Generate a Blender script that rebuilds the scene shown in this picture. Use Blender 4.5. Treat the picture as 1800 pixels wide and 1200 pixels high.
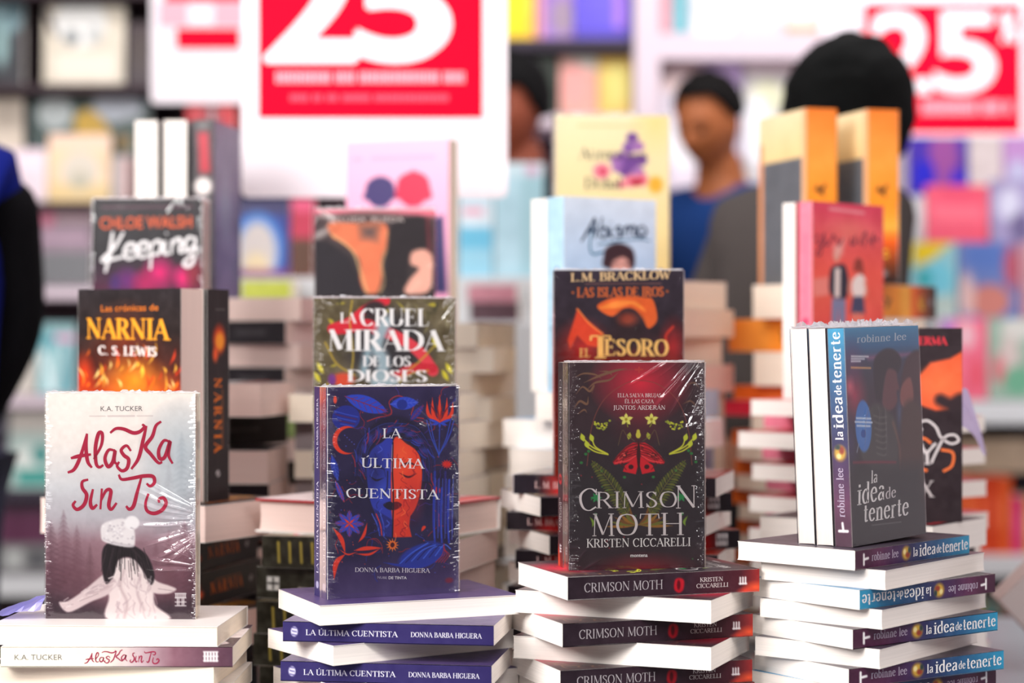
import bpy, bmesh, math, random
import numpy as np
from mathutils import Vector, Matrix

for _o in list(bpy.data.objects):
    bpy.data.objects.remove(_o)
SC = bpy.context.scene
COL = SC.collection
random.seed(7)

# ------------------------------------------------------------------ camera, light, exposure
FPX = 3500.0            # focal length in pixels of the 1800 x 1200 frame
CAM_H = 1.05
cam_data = bpy.data.cameras.new('camera')
cam_data.sensor_width = 36.0
cam_data.lens = 36.0 * FPX / 1800.0
cam_data.clip_start = 0.05
cam_data.dof.use_dof = True
cam_data.dof.focus_distance = 2.055
cam_data.dof.aperture_fstop = 2.3
cam_data.dof.aperture_blades = 0
cam = bpy.data.objects.new('camera', cam_data)
cam.location = (0, 0, CAM_H)
cam.rotation_euler = (math.pi / 2, 0, 0)
COL.objects.link(cam)
SC.camera = cam

SC.view_settings.view_transform = 'Standard'
SC.view_settings.look = 'None'
SC.view_settings.exposure = 0.0
SC.view_settings.gamma = 1.0
SC.view_settings.use_curve_mapping = False

world = bpy.data.worlds.new('shop_daylight')
SC.world = world
world.use_nodes = True
_bg = world.node_tree.nodes['Background']
_bg.inputs[0].default_value = (1.0, 0.88, 0.86, 1)
_bg.inputs[1].default_value = 0.21

def area(name, loc, target, sx, sy, watts, color=(1, 1, 1)):
    l = bpy.data.lights.new(name, 'AREA')
    l.shape = 'RECTANGLE'; l.size = sx; l.size_y = sy
    l.energy = watts; l.color = color
    o = bpy.data.objects.new(name, l)
    o.location = loc
    o.rotation_euler = (Vector(target) - Vector(loc)).to_track_quat('-Z', 'Y').to_euler()
    COL.objects.link(o)
    return o

area('front_left_key', (-1.85, 0.1, 2.35), (0.0, 2.3, 0.9), 1.5, 1.5, 126, (1.0, 0.985, 0.97))  # added soft key from front left, enlarged so the film pleats streak
area('ceiling_light_front', (-0.1, 0.15, 2.8), (0.1, 2.4, 0.9), 1.8, 0.6, 36, (1.0, 0.985, 0.97))
area('streak_light', (1.9, 0.2, 2.5), (-0.1, 2.05, 0.95), .45, .45, 10, (1.0, 0.96, 0.94))  # added small bright light, only there to glint on the film pleats
area('streak_light', (0.8, -0.2, 2.7), (0.1, 2.05, 0.95), .5, .5, 11, (1.0, 0.97, 0.96))  # second added light for streaks on the shrink film
area('ceiling_light_table', (-0.5, 2.5, 2.95), (-0.4, 2.6, 0.8), 1.6, 0.5, 16, (1.0, 0.985, 0.98))
area('ceiling_light_rear', (-1.0, 4.1, 2.95), (-0.9, 5.3, 1.0), 1.8, 0.5, 22, (1.0, 0.97, 0.97))
area('ceiling_light_rear', (1.1, 4.1, 2.95), (1.1, 5.4, 1.0), 1.8, 0.5, 46, (1.0, 0.97, 0.98))

# ------------------------------------------------------------------ small helpers
def P(px, py, Y):
    return Vector(((px - 900.0) * Y / FPX, Y, CAM_H - (py - 600.0) * Y / FPX))
def ZP(py, Y):
    return CAM_H - (py - 600.0) * Y / FPX
def XP(px, Y):
    return (px - 900.0) * Y / FPX
def lin(c):
    c = np.asarray(c, dtype=np.float64) / 255.0
    return np.where(c <= 0.04045, c / 12.92, ((c + 0.055) / 1.055) ** 2.4)
def lin4(c):
    v = lin(c)
    return (float(v[0]), float(v[1]), float(v[2]), 1.0)

def empty(name, loc=(0, 0, 0), rotz=0.0):
    o = bpy.data.objects.new(name, None)
    o.empty_display_size = 0.05
    o.location = loc
    o.rotation_euler = (0, 0, rotz)
    COL.objects.link(o)
    return o
def tag(o, label, cat, group=None):
    o['label'] = label
    o['category'] = cat
    if group:
        o['group'] = group
    return o
def link(name, me, parent=None, mat=None):
    o = bpy.data.objects.new(name, me)
    COL.objects.link(o)
    if parent:
        o.parent = parent
    if mat:
        me.materials.append(mat)
    return o
def copy_tree(o):
    c = o.copy(); COL.objects.link(c)
    for ch in o.children:
        d = ch.copy(); COL.objects.link(d); d.parent = c
        d.matrix_parent_inverse = ch.matrix_parent_inverse
        for g in ch.children:
            e = g.copy(); COL.objects.link(e); e.parent = d
    return c

class MB:
    """collects boxes and tubes into one mesh"""
    def __init__(s):
        s.v = []; s.f = []
    def box(s, x0, y0, z0, x1, y1, z1, M=None):
        b = len(s.v)
        pts = [(x0, y0, z0), (x1, y0, z0), (x1, y1, z0), (x0, y1, z0), (x0, y0, z1), (x1, y0, z1), (x1, y1, z1), (x0, y1, z1)]
        for p in pts:
            s.v.append(tuple(M @ Vector(p)) if M else p)
        for f in ((0, 3, 2, 1), (4, 5, 6, 7), (0, 1, 5, 4), (1, 2, 6, 5), (2, 3, 7, 6), (3, 0, 4, 7)):
            s.f.append(tuple(b + i for i in f))
        return s
    def tube(s, a, b, r, n=16, r2=None):
        a = Vector(a); b = Vector(b); d = (b - a).normalized()
        u = d.orthogonal().normalized(); w = d.cross(u)
        base = len(s.v); r2 = r if r2 is None else r2
        for p, rr in ((a, r), (b, r2)):
            for i in range(n):
                t = 2 * math.pi * i / n
                s.v.append(tuple(p + rr * (math.cos(t) * u + math.sin(t) * w)))
        for i in range(n):
            j = (i + 1) % n
            s.f.append((base + i, base + j, base + n + j, base + n + i))
        s.f.append(tuple(base + i for i in reversed(range(n))))
        s.f.append(tuple(base + n + i for i in range(n)))
        return s
    def build(s, name, mat, parent=None, bevel=0.0, smooth=False):
        me = bpy.data.meshes.new(name)
        me.from_pydata(s.v, [], s.f); me.update()
        o = link(name, me, parent, mat)
        if bevel:
            m = o.modifiers.new('bevel', 'BEVEL'); m.width = bevel; m.segments = 2; m.limit_method = 'ANGLE'
        if smooth:
            for p in me.polygons: p.use_smooth = True
        return o

# ------------------------------------------------------------------ materials (all node based)
def mat_base(name):
    m = bpy.data.materials.new(name); m.use_nodes = True
    nt = m.node_tree
    return m, nt, nt.nodes['Principled BSDF']
def mat_plain(name, c, rough=0.6, var=0.06, scale=30.0, metal=0.0, bump=0.0, spec=0.35):
    m, nt, b = mat_base(name)
    tc = nt.nodes.new('ShaderNodeTexCoord')
    nz = nt.nodes.new('ShaderNodeTexNoise'); nz.inputs['Scale'].default_value = scale; nz.inputs['Detail'].default_value = 4
    nt.links.new(tc.outputs['Object'], nz.inputs['Vector'])
    mx = nt.nodes.new('ShaderNodeMix'); mx.data_type = 'RGBA'
    c4 = lin4(c)
    mx.inputs[6].default_value = tuple(x * (1 - var) for x in c4[:3]) + (1,)
    mx.inputs[7].default_value = tuple(min(1, x * (1 + var)) for x in c4[:3]) + (1,)
    nt.links.new(nz.outputs['Fac'], mx.inputs[0])
    nt.links.new(mx.outputs[2], b.inputs['Base Color'])
    b.inputs['Roughness'].default_value = rough
    b.inputs['Metallic'].default_value = metal
    b.inputs['Specular IOR Level'].default_value = spec
    if bump:
        bp = nt.nodes.new('ShaderNodeBump'); bp.inputs['Strength'].default_value = bump; bp.inputs['Distance'].default_value = 0.002
        nt.links.new(nz.outputs['Fac'], bp.inputs['Height']); nt.links.new(bp.outputs['Normal'], b.inputs['Normal'])
    return m
def mat_print(name, rough, coat=0.0):
    """printed card: ink colours come with the mesh, fine paper grain in the gloss"""
    m, nt, b = mat_base(name)
    at = nt.nodes.new('ShaderNodeAttribute'); at.attribute_name = 'ink'
    nt.links.new(at.outputs['Color'], b.inputs['Base Color'])
    tc = nt.nodes.new('ShaderNodeTexCoord')
    nz = nt.nodes.new('ShaderNodeTexNoise'); nz.inputs['Scale'].default_value = 90; nz.inputs['Detail'].default_value = 3
    nt.links.new(tc.outputs['Object'], nz.inputs['Vector'])
    mr = nt.nodes.new('ShaderNodeMapRange'); mr.inputs[3].default_value = rough - 0.06; mr.inputs[4].default_value = rough + 0.08
    nt.links.new(nz.outputs['Fac'], mr.inputs[0]); nt.links.new(mr.outputs[0], b.inputs['Roughness'])
    b.inputs['Coat Weight'].default_value = coat
    b.inputs['Specular IOR Level'].default_value = 0.2
    b.inputs['Coat Roughness'].default_value = 0.18
    return m
def mat_pages(name, c, dark=0.92, axis=1):
    """page block: thin sheet lines across the thickness"""
    m, nt, b = mat_base(name)
    tc = nt.nodes.new('ShaderNodeTexCoord')
    mp = nt.nodes.new('ShaderNodeMapping')
    sc = [6.0, 6.0, 6.0]; sc[axis] = 900.0
    mp.inputs['Scale'].default_value = sc
    nt.links.new(tc.outputs['Object'], mp.inputs['Vector'])
    nz = nt.nodes.new('ShaderNodeTexNoise'); nz.inputs['Scale'].default_value = 1.0; nz.inputs['Detail'].default_value = 3
    nt.links.new(mp.outputs[0], nz.inputs['Vector'])
    mx = nt.nodes.new('ShaderNodeMix'); mx.data_type = 'RGBA'
    c4 = lin4(c)
    mx.inputs[6].default_value = tuple(x * dark for x in c4[:3]) + (1,)
    mx.inputs[7].default_value = c4
    rp = nt.nodes.new('ShaderNodeMapRange'); rp.inputs[1].default_value = 0.3; rp.inputs[2].default_value = 0.6
    nt.links.new(nz.outputs['Fac'], rp.inputs[0]); nt.links.new(rp.outputs[0], mx.inputs[0])
    nt.links.new(mx.outputs[2], b.inputs['Base Color'])
    b.inputs['Roughness'].default_value = 0.85
    bp = nt.nodes.new('ShaderNodeBump'); bp.inputs['Strength'].default_value = 0.12; bp.inputs['Distance'].default_value = 0.0004
    nt.links.new(nz.outputs['Fac'], bp.inputs['Height']); nt.links.new(bp.outputs['Normal'], b.inputs['Normal'])
    return m
def mat_film(name, tint=(255, 255, 255), low=0.05, high=0.6, milky=0.0, rough=0.1):
    m = bpy.data.materials.new(name); m.use_nodes = True
    nt = m.node_tree; nt.nodes.clear()
    out = nt.nodes.new('ShaderNodeOutputMaterial')
    tr = nt.nodes.new('ShaderNodeBsdfTransparent'); tr.inputs[0].default_value = (0.97, 0.97, 0.975, 1)
    gl = nt.nodes.new('ShaderNodeBsdfGlossy'); gl.inputs['Roughness'].default_value = rough
    gl.inputs['Color'].default_value = lin4(tint)
    lw = nt.nodes.new('ShaderNodeLayerWeight'); lw.inputs[0].default_value = 0.35
    mr = nt.nodes.new('ShaderNodeMapRange'); mr.inputs[3].default_value = low; mr.inputs[4].default_value = high
    nt.links.new(lw.outputs['Fresnel'], mr.inputs[0])
    tc = nt.nodes.new('ShaderNodeTexCoord')
    nz = nt.nodes.new('ShaderNodeTexNoise'); nz.inputs['Scale'].default_value = 160; nz.inputs['Detail'].default_value = 3
    nt.links.new(tc.outputs['Object'], nz.inputs['Vector'])
    bp = nt.nodes.new('ShaderNodeBump'); bp.inputs['Strength'].default_value = 0.10; bp.inputs['Distance'].default_value = 0.0012
    nt.links.new(nz.outputs['Fac'], bp.inputs['Height']); nt.links.new(bp.outputs['Normal'], gl.inputs['Normal'])
    mx = nt.nodes.new('ShaderNodeMixShader')
    nt.links.new(mr.outputs[0], mx.inputs[0]); nt.links.new(tr.outputs[0], mx.inputs[1]); nt.links.new(gl.outputs[0], mx.inputs[2])
    last = mx
    if milky > 0:
        df = nt.nodes.new('ShaderNodeBsdfTranslucent'); df.inputs[0].default_value = lin4(tint)
        d2 = nt.nodes.new('ShaderNodeBsdfDiffuse'); d2.inputs[0].default_value = lin4(tint)
        ma = nt.nodes.new('ShaderNodeMixShader'); ma.inputs[0].default_value = 0.5
        nt.links.new(df.outputs[0], ma.inputs[1]); nt.links.new(d2.outputs[0], ma.inputs[2])
        mm = nt.nodes.new('ShaderNodeMixShader'); mm.inputs[0].default_value = milky
        nt.links.new(mx.outputs[0], mm.inputs[1]); nt.links.new(ma.outputs[0], mm.inputs[2])
        last = mm
    nt.links.new(last.outputs[0], out.inputs[0])
    return m

M_PRINT = mat_print('printed_card_gloss', 0.36, 0.1)
M_MATTE = mat_print('printed_card_matte', 0.5)
M_PAGE = mat_pages('page_paper_white', (250, 241, 233))
M_PAGE2 = mat_pages('page_paper_cream', (243, 228, 208))
M_PAGE3 = mat_pages('page_paper_rosy', (236, 208, 198))
M_FILM = mat_film('clear_shrink_film')
M_FOLD = mat_film('folded_film_edge', (245, 245, 250), 0.25, 0.8, 0.45, 0.2)
M_VIOLET = mat_film('violet_reflection_film', (176, 170, 245), 0.45, 0.9, 0.5, 0.15)  # violet reflection on clear film put into its tint
M_LAV = mat_film('lilac_reflection_film', (222, 214, 250), 0.4, 0.9, 0.6, 0.2)  # lilac reflection of the loose flap painted as film tint

# ------------------------------------------------------------------ drawing surface for printed art
def catmull(pts, n=8, closed=False):
    p = [np.array(q, float) for q in pts]
    if len(p) < 3: return np.array(p)
    if closed: q = [p[-1]] + p + [p[0], p[1]]
    else: q = [2 * p[0] - p[1]] + p + [2 * p[-1] - p[-2]]
    out = []
    for i in range(1, len(q) - 2):
        for k in range(n):
            t = k / n
            out.append(0.5 * ((2 * q[i]) + (-q[i-1] + q[i+1]) * t + (2*q[i-1] - 5*q[i] + 4*q[i+1] - q[i+2]) * t*t + (-q[i-1] + 3*q[i] - 3*q[i+1] + q[i+2]) * t**3))
    if not closed: out.append(q[-2])
    return np.array(out)

def homography(src, dst):
    A = []
    for (x, y), (u, v) in zip(src, dst):
        A.append([x, y, 1, 0, 0, 0, -u * x, -u * y, -u]); A.append([0, 0, 0, x, y, 1, -v * x, -v * y, -v])
    _, _, vt = np.linalg.svd(np.array(A, float))
    return vt[-1].reshape(3, 3)

def vnoise(x, y, seed=0):
    rs = np.random.RandomState(seed); tab = rs.rand(64, 64)
    xi = np.floor(x).astype(int); yi = np.floor(y).astype(int)
    fx = x - xi; fy = y - yi; fx = fx*fx*(3-2*fx); fy = fy*fy*(3-2*fy)
    g = lambda a, b: tab[a % 64, b % 64]
    return (g(xi, yi)*(1-fx) + g(xi+1, yi)*fx)*(1-fy) + (g(xi, yi+1)*(1-fx) + g(xi+1, yi+1)*fx)*fy
def fbm(x, y, seed=0, o=4):
    s = 0; a = 0.5
    for i in range(o):
        s = s + a * vnoise(x * 2**i, y * 2**i, seed + i); a *= 0.5
    return s / (1 - 0.5**o)

class Canvas:
    """w x h in millimetres, y down; colours 0..255"""
    def __init__(s, w, h, dx, color, quad=None):
        s.w = w; s.h = h
        s.nx = max(2, int(round(w / dx)) + 1); s.ny = max(2, int(round(h / dx)) + 1)
        s.gx = np.linspace(0, w, s.nx); s.gy = np.linspace(0, h, s.ny)
        s.X, s.Y = np.meshgrid(s.gx, s.gy)
        s.a = np.empty((s.ny, s.nx, 3)); s.a[:] = color
        s.aa = max(w / s.nx, h / s.ny) * 0.7
        s.M = None
        if quad: s.M = homography(quad, [(0, 0), (w, 0), (w, h), (0, h)])
        s.over = []          # lettering: (verts mm, faces, colour)
    def m(s, pts):
        p = np.asarray(pts, float).reshape(-1, 2)
        if s.M is None: return p
        q = np.c_[p, np.ones(len(p))] @ s.M.T
        return q[:, :2] / q[:, 2:]
    def sc(s, at):           # local mm per drawing unit
        if s.M is None: return 1.0
        q = s.m([at, (at[0] + 1, at[1]), (at[0], at[1] + 1)])
        return 0.5 * (np.hypot(*(q[1] - q[0])) + np.hypot(*(q[2] - q[0])))
    def win(s, x0, y0, x1, y1):
        i0 = max(0, int(np.searchsorted(s.gx, x0)) - 1); i1 = min(s.nx, int(np.searchsorted(s.gx, x1)) + 1)
        j0 = max(0, int(np.searchsorted(s.gy, y0)) - 1); j1 = min(s.ny, int(np.searchsorted(s.gy, y1)) + 1)
        return slice(j0, j1), slice(i0, i1)
    def put(s, sl, m, col):
        m = np.clip(m, 0, 1)[..., None]
        s.a[sl] = s.a[sl] * (1 - m) + np.asarray(col, float) * m
    def grad(s, stops):
        ys = [a * s.h for a, _ in stops]
        for k in range(3):
            s.a[..., k] = np.interp(s.Y, ys, [c[k] for _, c in stops])
        return s
    def gradx(s, stops):
        xs = [a * s.w for a, _ in stops]
        for k in range(3):
            s.a[..., k] = np.interp(s.X, xs, [c[k] for _, c in stops])
        return s
    def mottle(s, amt, scale, seed=1):
        n = fbm(s.X / scale, s.Y / scale, seed) - 0.5
        s.a += amt * n[..., None]
        return s
    def glow(s, c, rx, ry, col, alpha=1.0, power=1.0):
        q = s.m([c])[0]; k = s.sc(c); rx *= k; ry *= k
        d = np.sqrt(((s.X - q[0]) / rx)**2 + ((s.Y - q[1]) / ry)**2)
        s.put((slice(None), slice(None)), alpha * np.clip(1 - d, 0, 1)**power, col); return s
    def ell(s, c, rx, ry, col, alpha=1.0, soft=0.0, rot=0.0):
        q = s.m([c])[0]; k = s.sc(c); rx *= k; ry *= k; r = max(rx, ry) + soft * k + 1
        sl = s.win(q[0]-r, q[1]-r, q[0]+r, q[1]+r)
        X = s.X[sl] - q[0]; Y = s.Y[sl] - q[1]
        cr, sr = math.cos(rot), math.sin(rot)
        u = (X*cr + Y*sr) / rx; v = (-X*sr + Y*cr) / ry
        d = (np.sqrt(u*u + v*v) - 1) * min(rx, ry)
        w = max(s.aa, soft * k)
        s.put(sl, alpha * (0.5 - d / (2*w)), col); return s
    def poly(s, pts, col, alpha=1.0, soft=0.0, curve=False):
        p = s.m(pts)
        if curve: p = catmull(p, 6, True)
        w = max(s.aa, soft * s.sc(pts[0]))
        x0, y0 = p.min(0) - w - 1; x1, y1 = p.max(0) + w + 1
        sl = s.win(x0, y0, x1, y1); X = s.X[sl]; Y = s.Y[sl]
        if X.size == 0: return s
        d = np.full(X.shape, 1e9); ins = np.zeros(X.shape, bool)
        for a, b in zip(p, np.roll(p, -1, 0)):
            ab = b - a; L = ab @ ab + 1e-12
            t = np.clip(((X-a[0])*ab[0] + (Y-a[1])*ab[1]) / L, 0, 1)
            d = np.minimum(d, np.hypot(X-a[0]-t*ab[0], Y-a[1]-t*ab[1]))
            c = (a[1] > Y) != (b[1] > Y)
            ins ^= c & (X < (b[0]-a[0]) * (Y-a[1]) / (b[1]-a[1] + 1e-12) + a[0])
        sd = np.where(ins, -d, d)
        s.put(sl, alpha * (0.5 - sd / (2*w)), col); return s
    def line(s, pts, width, col, alpha=1.0, soft=0.0, curve=True, taper=False):
        k = s.sc(pts[0]); p = s.m(pts)
        if curve and len(p) > 2: p = catmull(p, 6)
        hw = width * k / 2; w = max(s.aa, soft * k)
        x0, y0 = p.min(0) - w - hw - 1; x1, y1 = p.max(0) + w + hw + 1
        sl = s.win(x0, y0, x1, y1); X = s.X[sl]; Y = s.Y[sl]
        if X.size == 0: return s
        best = np.full(X.shape, 1e9); n = len(p) - 1
        for i in range(n):
            a, b = p[i], p[i+1]; ab = b - a; L = ab @ ab + 1e-12
            t = np.clip(((X-a[0])*ab[0] + (Y-a[1])*ab[1]) / L, 0, 1)
            h = hw
            if taper: h = hw * np.sin(np.pi * np.clip((i + t) / n, 0.04, 0.96))
            best = np.minimum(best, np.hypot(X-a[0]-t*ab[0], Y-a[1]-t*ab[1]) - h)
        s.put(sl, alpha * (0.5 - best / (2*w)), col); return s
    # lettering (real thin ink shapes)
    def ink(s, verts, faces, col):
        s.over.append((np.asarray(verts, float), faces, col)); return s
    def pen(s, pts, width, col, w_fn=None, curve=True):
        p = s.m(pts); k = s.sc(pts[0])
        if curve and len(p) > 2: p = catmull(p, 7)
        v, f = ribbon(p, [width * k * (w_fn(i / (len(p)-1)) if w_fn else 1) for i in range(len(p))])
        return s.ink(v, f, col)
    def text(s, txt, x0, x1, base, cap, col, font='sans', bold=False, skew=0.0, y1=None):
        v, f = text_mesh(txt, font, bold)
        if not len(v): return s
        mn, mx = v[:, 0].min(), v[:, 0].max()
        u = (v[:, 0] - mn) / (mx - mn)
        x = x0 + u * (x1 - x0) + skew * v[:, 1] * cap
        b = base if y1 is None else base + u * (y1 - base)
        y = b - v[:, 1] * cap
        return s.ink(s.m(np.c_[x, y]), f, col)

def ribbon(p, w):
    p = np.asarray(p, float); n = len(p); w = np.asarray(w, float)
    t = np.gradient(p, axis=0); t /= (np.linalg.norm(t, axis=1)[:, None] + 1e-12)
    nn = np.c_[-t[:, 1], t[:, 0]]
    v = np.r_[p + nn * w[:, None] / 2, p - nn * w[:, None] / 2]
    f = [(i, i + 1, n + i + 1, n + i) for i in range(n - 1)]
    return v, f

# nib-drawn roman capitals and a few small letters; flags: c curve, t thin, k thick, a/b foot at start/end
G = {
'A': (.74, 'ta:.04,0 .36,1|kb:.34,1 .68,0|t:.16,.34 .56,.34'),
'B': (.64, 'kab:.13,0 .13,1|c:.13,.97 .4,.95 .5,.76 .38,.56 .13,.53|c:.13,.53 .45,.5 .58,.27 .43,.05 .13,.03'),
'C': (.72, 'c:.65,.82 .5,.97 .3,.96 .1,.75 .07,.45 .18,.12 .4,.01 .65,.17|t:.66,.7 .66,.97'),
'D': (.78, 'kab:.13,0 .13,1|c:.13,.97 .45,.95 .7,.7 .7,.3 .45,.05 .13,.03'),
'E': (.64, 'kab:.13,0 .13,1|t:.13,.97 .54,.97|t:.13,.52 .42,.52|t:.13,.03 .57,.03|t:.53,.99 .55,.78|t:.56,.01 .6,.24|t:.42,.42 .42,.62'),
'F': (.58, 'kab:.13,0 .13,1|t:.13,.97 .52,.97|t:.13,.5 .4,.5|t:.51,.99 .53,.78|t:.4,.4 .4,.6'),
'G': (.78, 'c:.66,.82 .5,.97 .3,.96 .1,.75 .07,.45 .18,.12 .4,.01 .66,.12|t:.67,.7 .67,.97|kb:.66,.04 .66,.4'),
'H': (.82, 'kab:.13,0 .13,1|kab:.69,0 .69,1|t:.13,.52 .69,.52'),
'I': (.32, 'kab:.16,0 .16,1'),
'J': (.4, 'kb:.22,.1 .22,1|c:.22,.15 .18,-.1 .02,-.15'),
'K': (.74, 'kab:.13,0 .13,1|tb:.13,.42 .6,1|kb:.3,.56 .68,0'),
'L': (.58, 'kab:.13,0 .13,1|t:.13,.03 .53,.03|t:.52,.01 .56,.26'),
'M': (.96, 'tab:.1,0 .13,1|k:.13,1 .47,.05|t:.47,.05 .81,1|kab:.83,0 .81,1'),
'N': (.84, 'tab:.13,0 .13,1|k:.12,1 .7,.02|tb:.7,.02 .7,1'),
'O': (.8, 'c:.4,.98 .18,.88 .07,.5 .18,.12 .4,.02 .62,.12 .73,.5 .62,.88 .4,.98'),
'P': (.6, 'kab:.13,0 .13,1|c:.13,.97 .42,.95 .54,.73 .42,.5 .13,.47'),
'Q': (.8, 'c:.4,.98 .18,.88 .07,.5 .18,.12 .4,.02 .62,.12 .73,.5 .62,.88 .4,.98|k:.42,.05 .75,-.18'),
'R': (.7, 'kab:.13,0 .13,1|c:.13,.97 .42,.95 .54,.74 .42,.53 .13,.5|kb:.34,.5 .64,0'),
'S': (.54, 'c:.44,.84 .32,.97 .14,.93 .08,.76 .2,.58 .38,.44 .46,.24 .36,.05 .18,.02 .06,.18|t:.45,.74 .45,.97|t:.06,.02 .06,.26'),
'T': (.68, 'ka:.34,0 .34,1|t:.03,.97 .65,.97|t:.03,.99 .01,.76|t:.65,.99 .67,.76'),
'U': (.78, 'kb:.13,.3 .13,1|c:.13,.4 .16,.12 .38,.01 .6,.12 .66,.4|tb:.66,.3 .66,1'),
'V': (.74, 'ka:.06,1 .38,0|tb:.36,0 .68,1'),
'W': (1.0, 'ka:.06,1 .3,0|t:.28,0 .5,.9|k:.48,.9 .7,0|tb:.68,0 .92,1'),
'X': (.7, 'kab:.06,1 .62,0|tab:.06,0 .62,1'),
'Y': (.68, 'kb:.34,.46 .06,1|tb:.34,.46 .62,1|ka:.34,0 .34,.48'),
'Z': (.64, 't:.08,.97 .56,.97|k:.54,.96 .1,.04|t:.08,.03 .58,.03|t:.09,.99 .07,.78|t:.57,.01 .6,.24'),
'a': (.46, 'c:.08,.55 .2,.66 .33,.6 .34,.4|k:.34,.5 .34,.06|t:.33,.06 .42,.02|c:.34,.4 .16,.34 .06,.18 .14,.02 .34,.12'),
'd': (.52, 'k:.4,0 .4,1|c:.4,.52 .26,.66 .1,.52 .06,.3 .14,.05 .28,.02 .4,.14|t:.3,.98 .4,1'),
'e': (.46, 't:.07,.4 .4,.4|c:.4,.4 .36,.58 .24,.67 .1,.55 .06,.32 .14,.07 .27,.02 .41,.15'),
'i': (.26, 'kab:.13,0 .13,.65|k:.13,.8 .13,.93'),
'l': (.26, 'ka:.13,0 .13,1|t:.04,.97 .13,1'),
'n': (.54, 'ka:.12,0 .12,.65|c:.12,.5 .26,.66 .38,.6 .41,.4|ka:.41,0 .41,.44|t:.03,.62 .12,.65'),
'r': (.4, 'ka:.12,0 .12,.65|c:.12,.46 .24,.64 .37,.62|t:.03,.62 .12,.65'),
't': (.34, 'k:.15,.14 .15,.88|t:.03,.64 .3,.64|c:.15,.2 .18,.03 .32,.08'),
'b': (.52, 'k:.12,0 .12,1|c:.12,.5 .26,.66 .42,.5 .46,.3 .38,.06 .26,.02 .12,.12'),
'o': (.5, 'c:.25,.66 .11,.58 .06,.33 .11,.08 .25,.01 .39,.08 .44,.33 .39,.58 .25,.66'),
'm': (.8, 'ka:.12,0 .12,.65|c:.12,.5 .25,.66 .36,.58 .38,.4|ka:.38,0 .38,.44|c:.38,.5 .52,.66 .63,.58 .66,.4|ka:.66,0 .66,.44'),
's': (.4, 'c:.33,.55 .24,.66 .1,.6 .09,.46 .24,.36 .35,.22 .27,.04 .13,.02 .05,.14'),
'c': (.44, 'c:.38,.54 .26,.66 .12,.58 .06,.34 .12,.08 .26,.01 .4,.13'),
'.': (.24, 'k:.1,0 .1,.1'), ' ': (.3, ''), '-': (.36, 't:.05,.4 .3,.4'),
}
ACC = {'\u00da': 'U', '\u00c9': 'E', '\u00c1': 'A'}
def glyph(ch, thick, thin, foot):
    acc = ch in ACC; ch0 = ACC.get(ch, ch)
    adv, d = G.get(ch0, G.get(ch0.upper(), (.4, '')))
    V = []; F = []
    def add(p, w):
        v, f = ribbon(p, w); b = sum(len(x) for x in V)
        V.append(v); F.extend(tuple(b + i for i in q) for q in f)
    for st in d.split('|'):
        if not st: continue
        fl, pt = st.split(':')
        p = np.array([[float(z) for z in q.split(',')] for q in pt.split()])
        if 'c' in fl: p = catmull(p, 6)
        tg = np.gradient(p, axis=0); tg /= np.linalg.norm(tg, axis=1)[:, None] + 1e-9
        if 't' in fl: w = np.full(len(p), thin)
        elif 'k' in fl: w = np.full(len(p), thick)
        else: w = thin + (thick - thin) * np.abs(tg[:, 1])**1.3
        add(p, w)
        if foot:
            wd = thick if 'k' in fl else thin
            for flag, e in (('a', p[0]), ('b', p[-1])):
                if flag in fl:
                    hw = wd * 0.5 + foot
                    add(np.array([[e[0] - hw, e[1]], [e[0], e[1]], [e[0] + hw, e[1]]]), np.array([thin * 0.8, thin * 1.1, thin * 0.8]))
    if acc:
        c = adv * 0.5
        add(np.array([[c - .03, 1.1], [c + .12, 1.28]]), np.array([thin, thick * 0.8]))
    return adv, (np.concatenate(V) if V else np.zeros((0, 2))), F
_TM = {}
def text_mesh(txt, font, bold=False):
    key = (txt, font, bold)
    if key in _TM: return _TM[key]
    V = []; F = []; b = 0
    if font == 'sans':
        cu = bpy.data.curves.new('lettering', 'FONT'); cu.body = txt; cu.size = 1.0
        cu.resolution_u = 7 if len(txt) == 1 else 3
        if bold: cu.offset = 0.018
        ob = bpy.data.objects.new('lettering', cu); COL.objects.link(ob)
        dg = bpy.context.evaluated_depsgraph_get()
        me = bpy.data.meshes.new_from_object(ob.evaluated_get(dg))
        v = np.array([q.co[:2] for q in me.vertices]); F = [tuple(q.vertices) for q in me.polygons]
        bpy.data.objects.remove(ob); bpy.data.curves.remove(cu); bpy.data.meshes.remove(me)
        capk = 0.69
        v = v / capk
    else:
        thick, thin, foot = {'serif': (.13, .05, .08), 'serifbold': (.19, .07, .09), 'fine': (.095, .035, .07), 'didone': (.2, .035, .08)}[font]
        x = 0.0
        for ch in txt:
            small = ch.islower() and ch not in G
            adv, gv, gf = glyph(ch, thick, thin, foot)
            if len(gv):
                g2 = gv * (0.78 if small else 1.0) + np.array([x, 0])
                V.append(g2); F.extend(tuple(b + i for i in q) for q in gf); b += len(gv)
            x += adv * (0.78 if small else 1.0) + 0.05
        v = np.concatenate(V) if V else np.zeros((0, 2))
    _TM[key] = (v, F)
    return v, F
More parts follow.
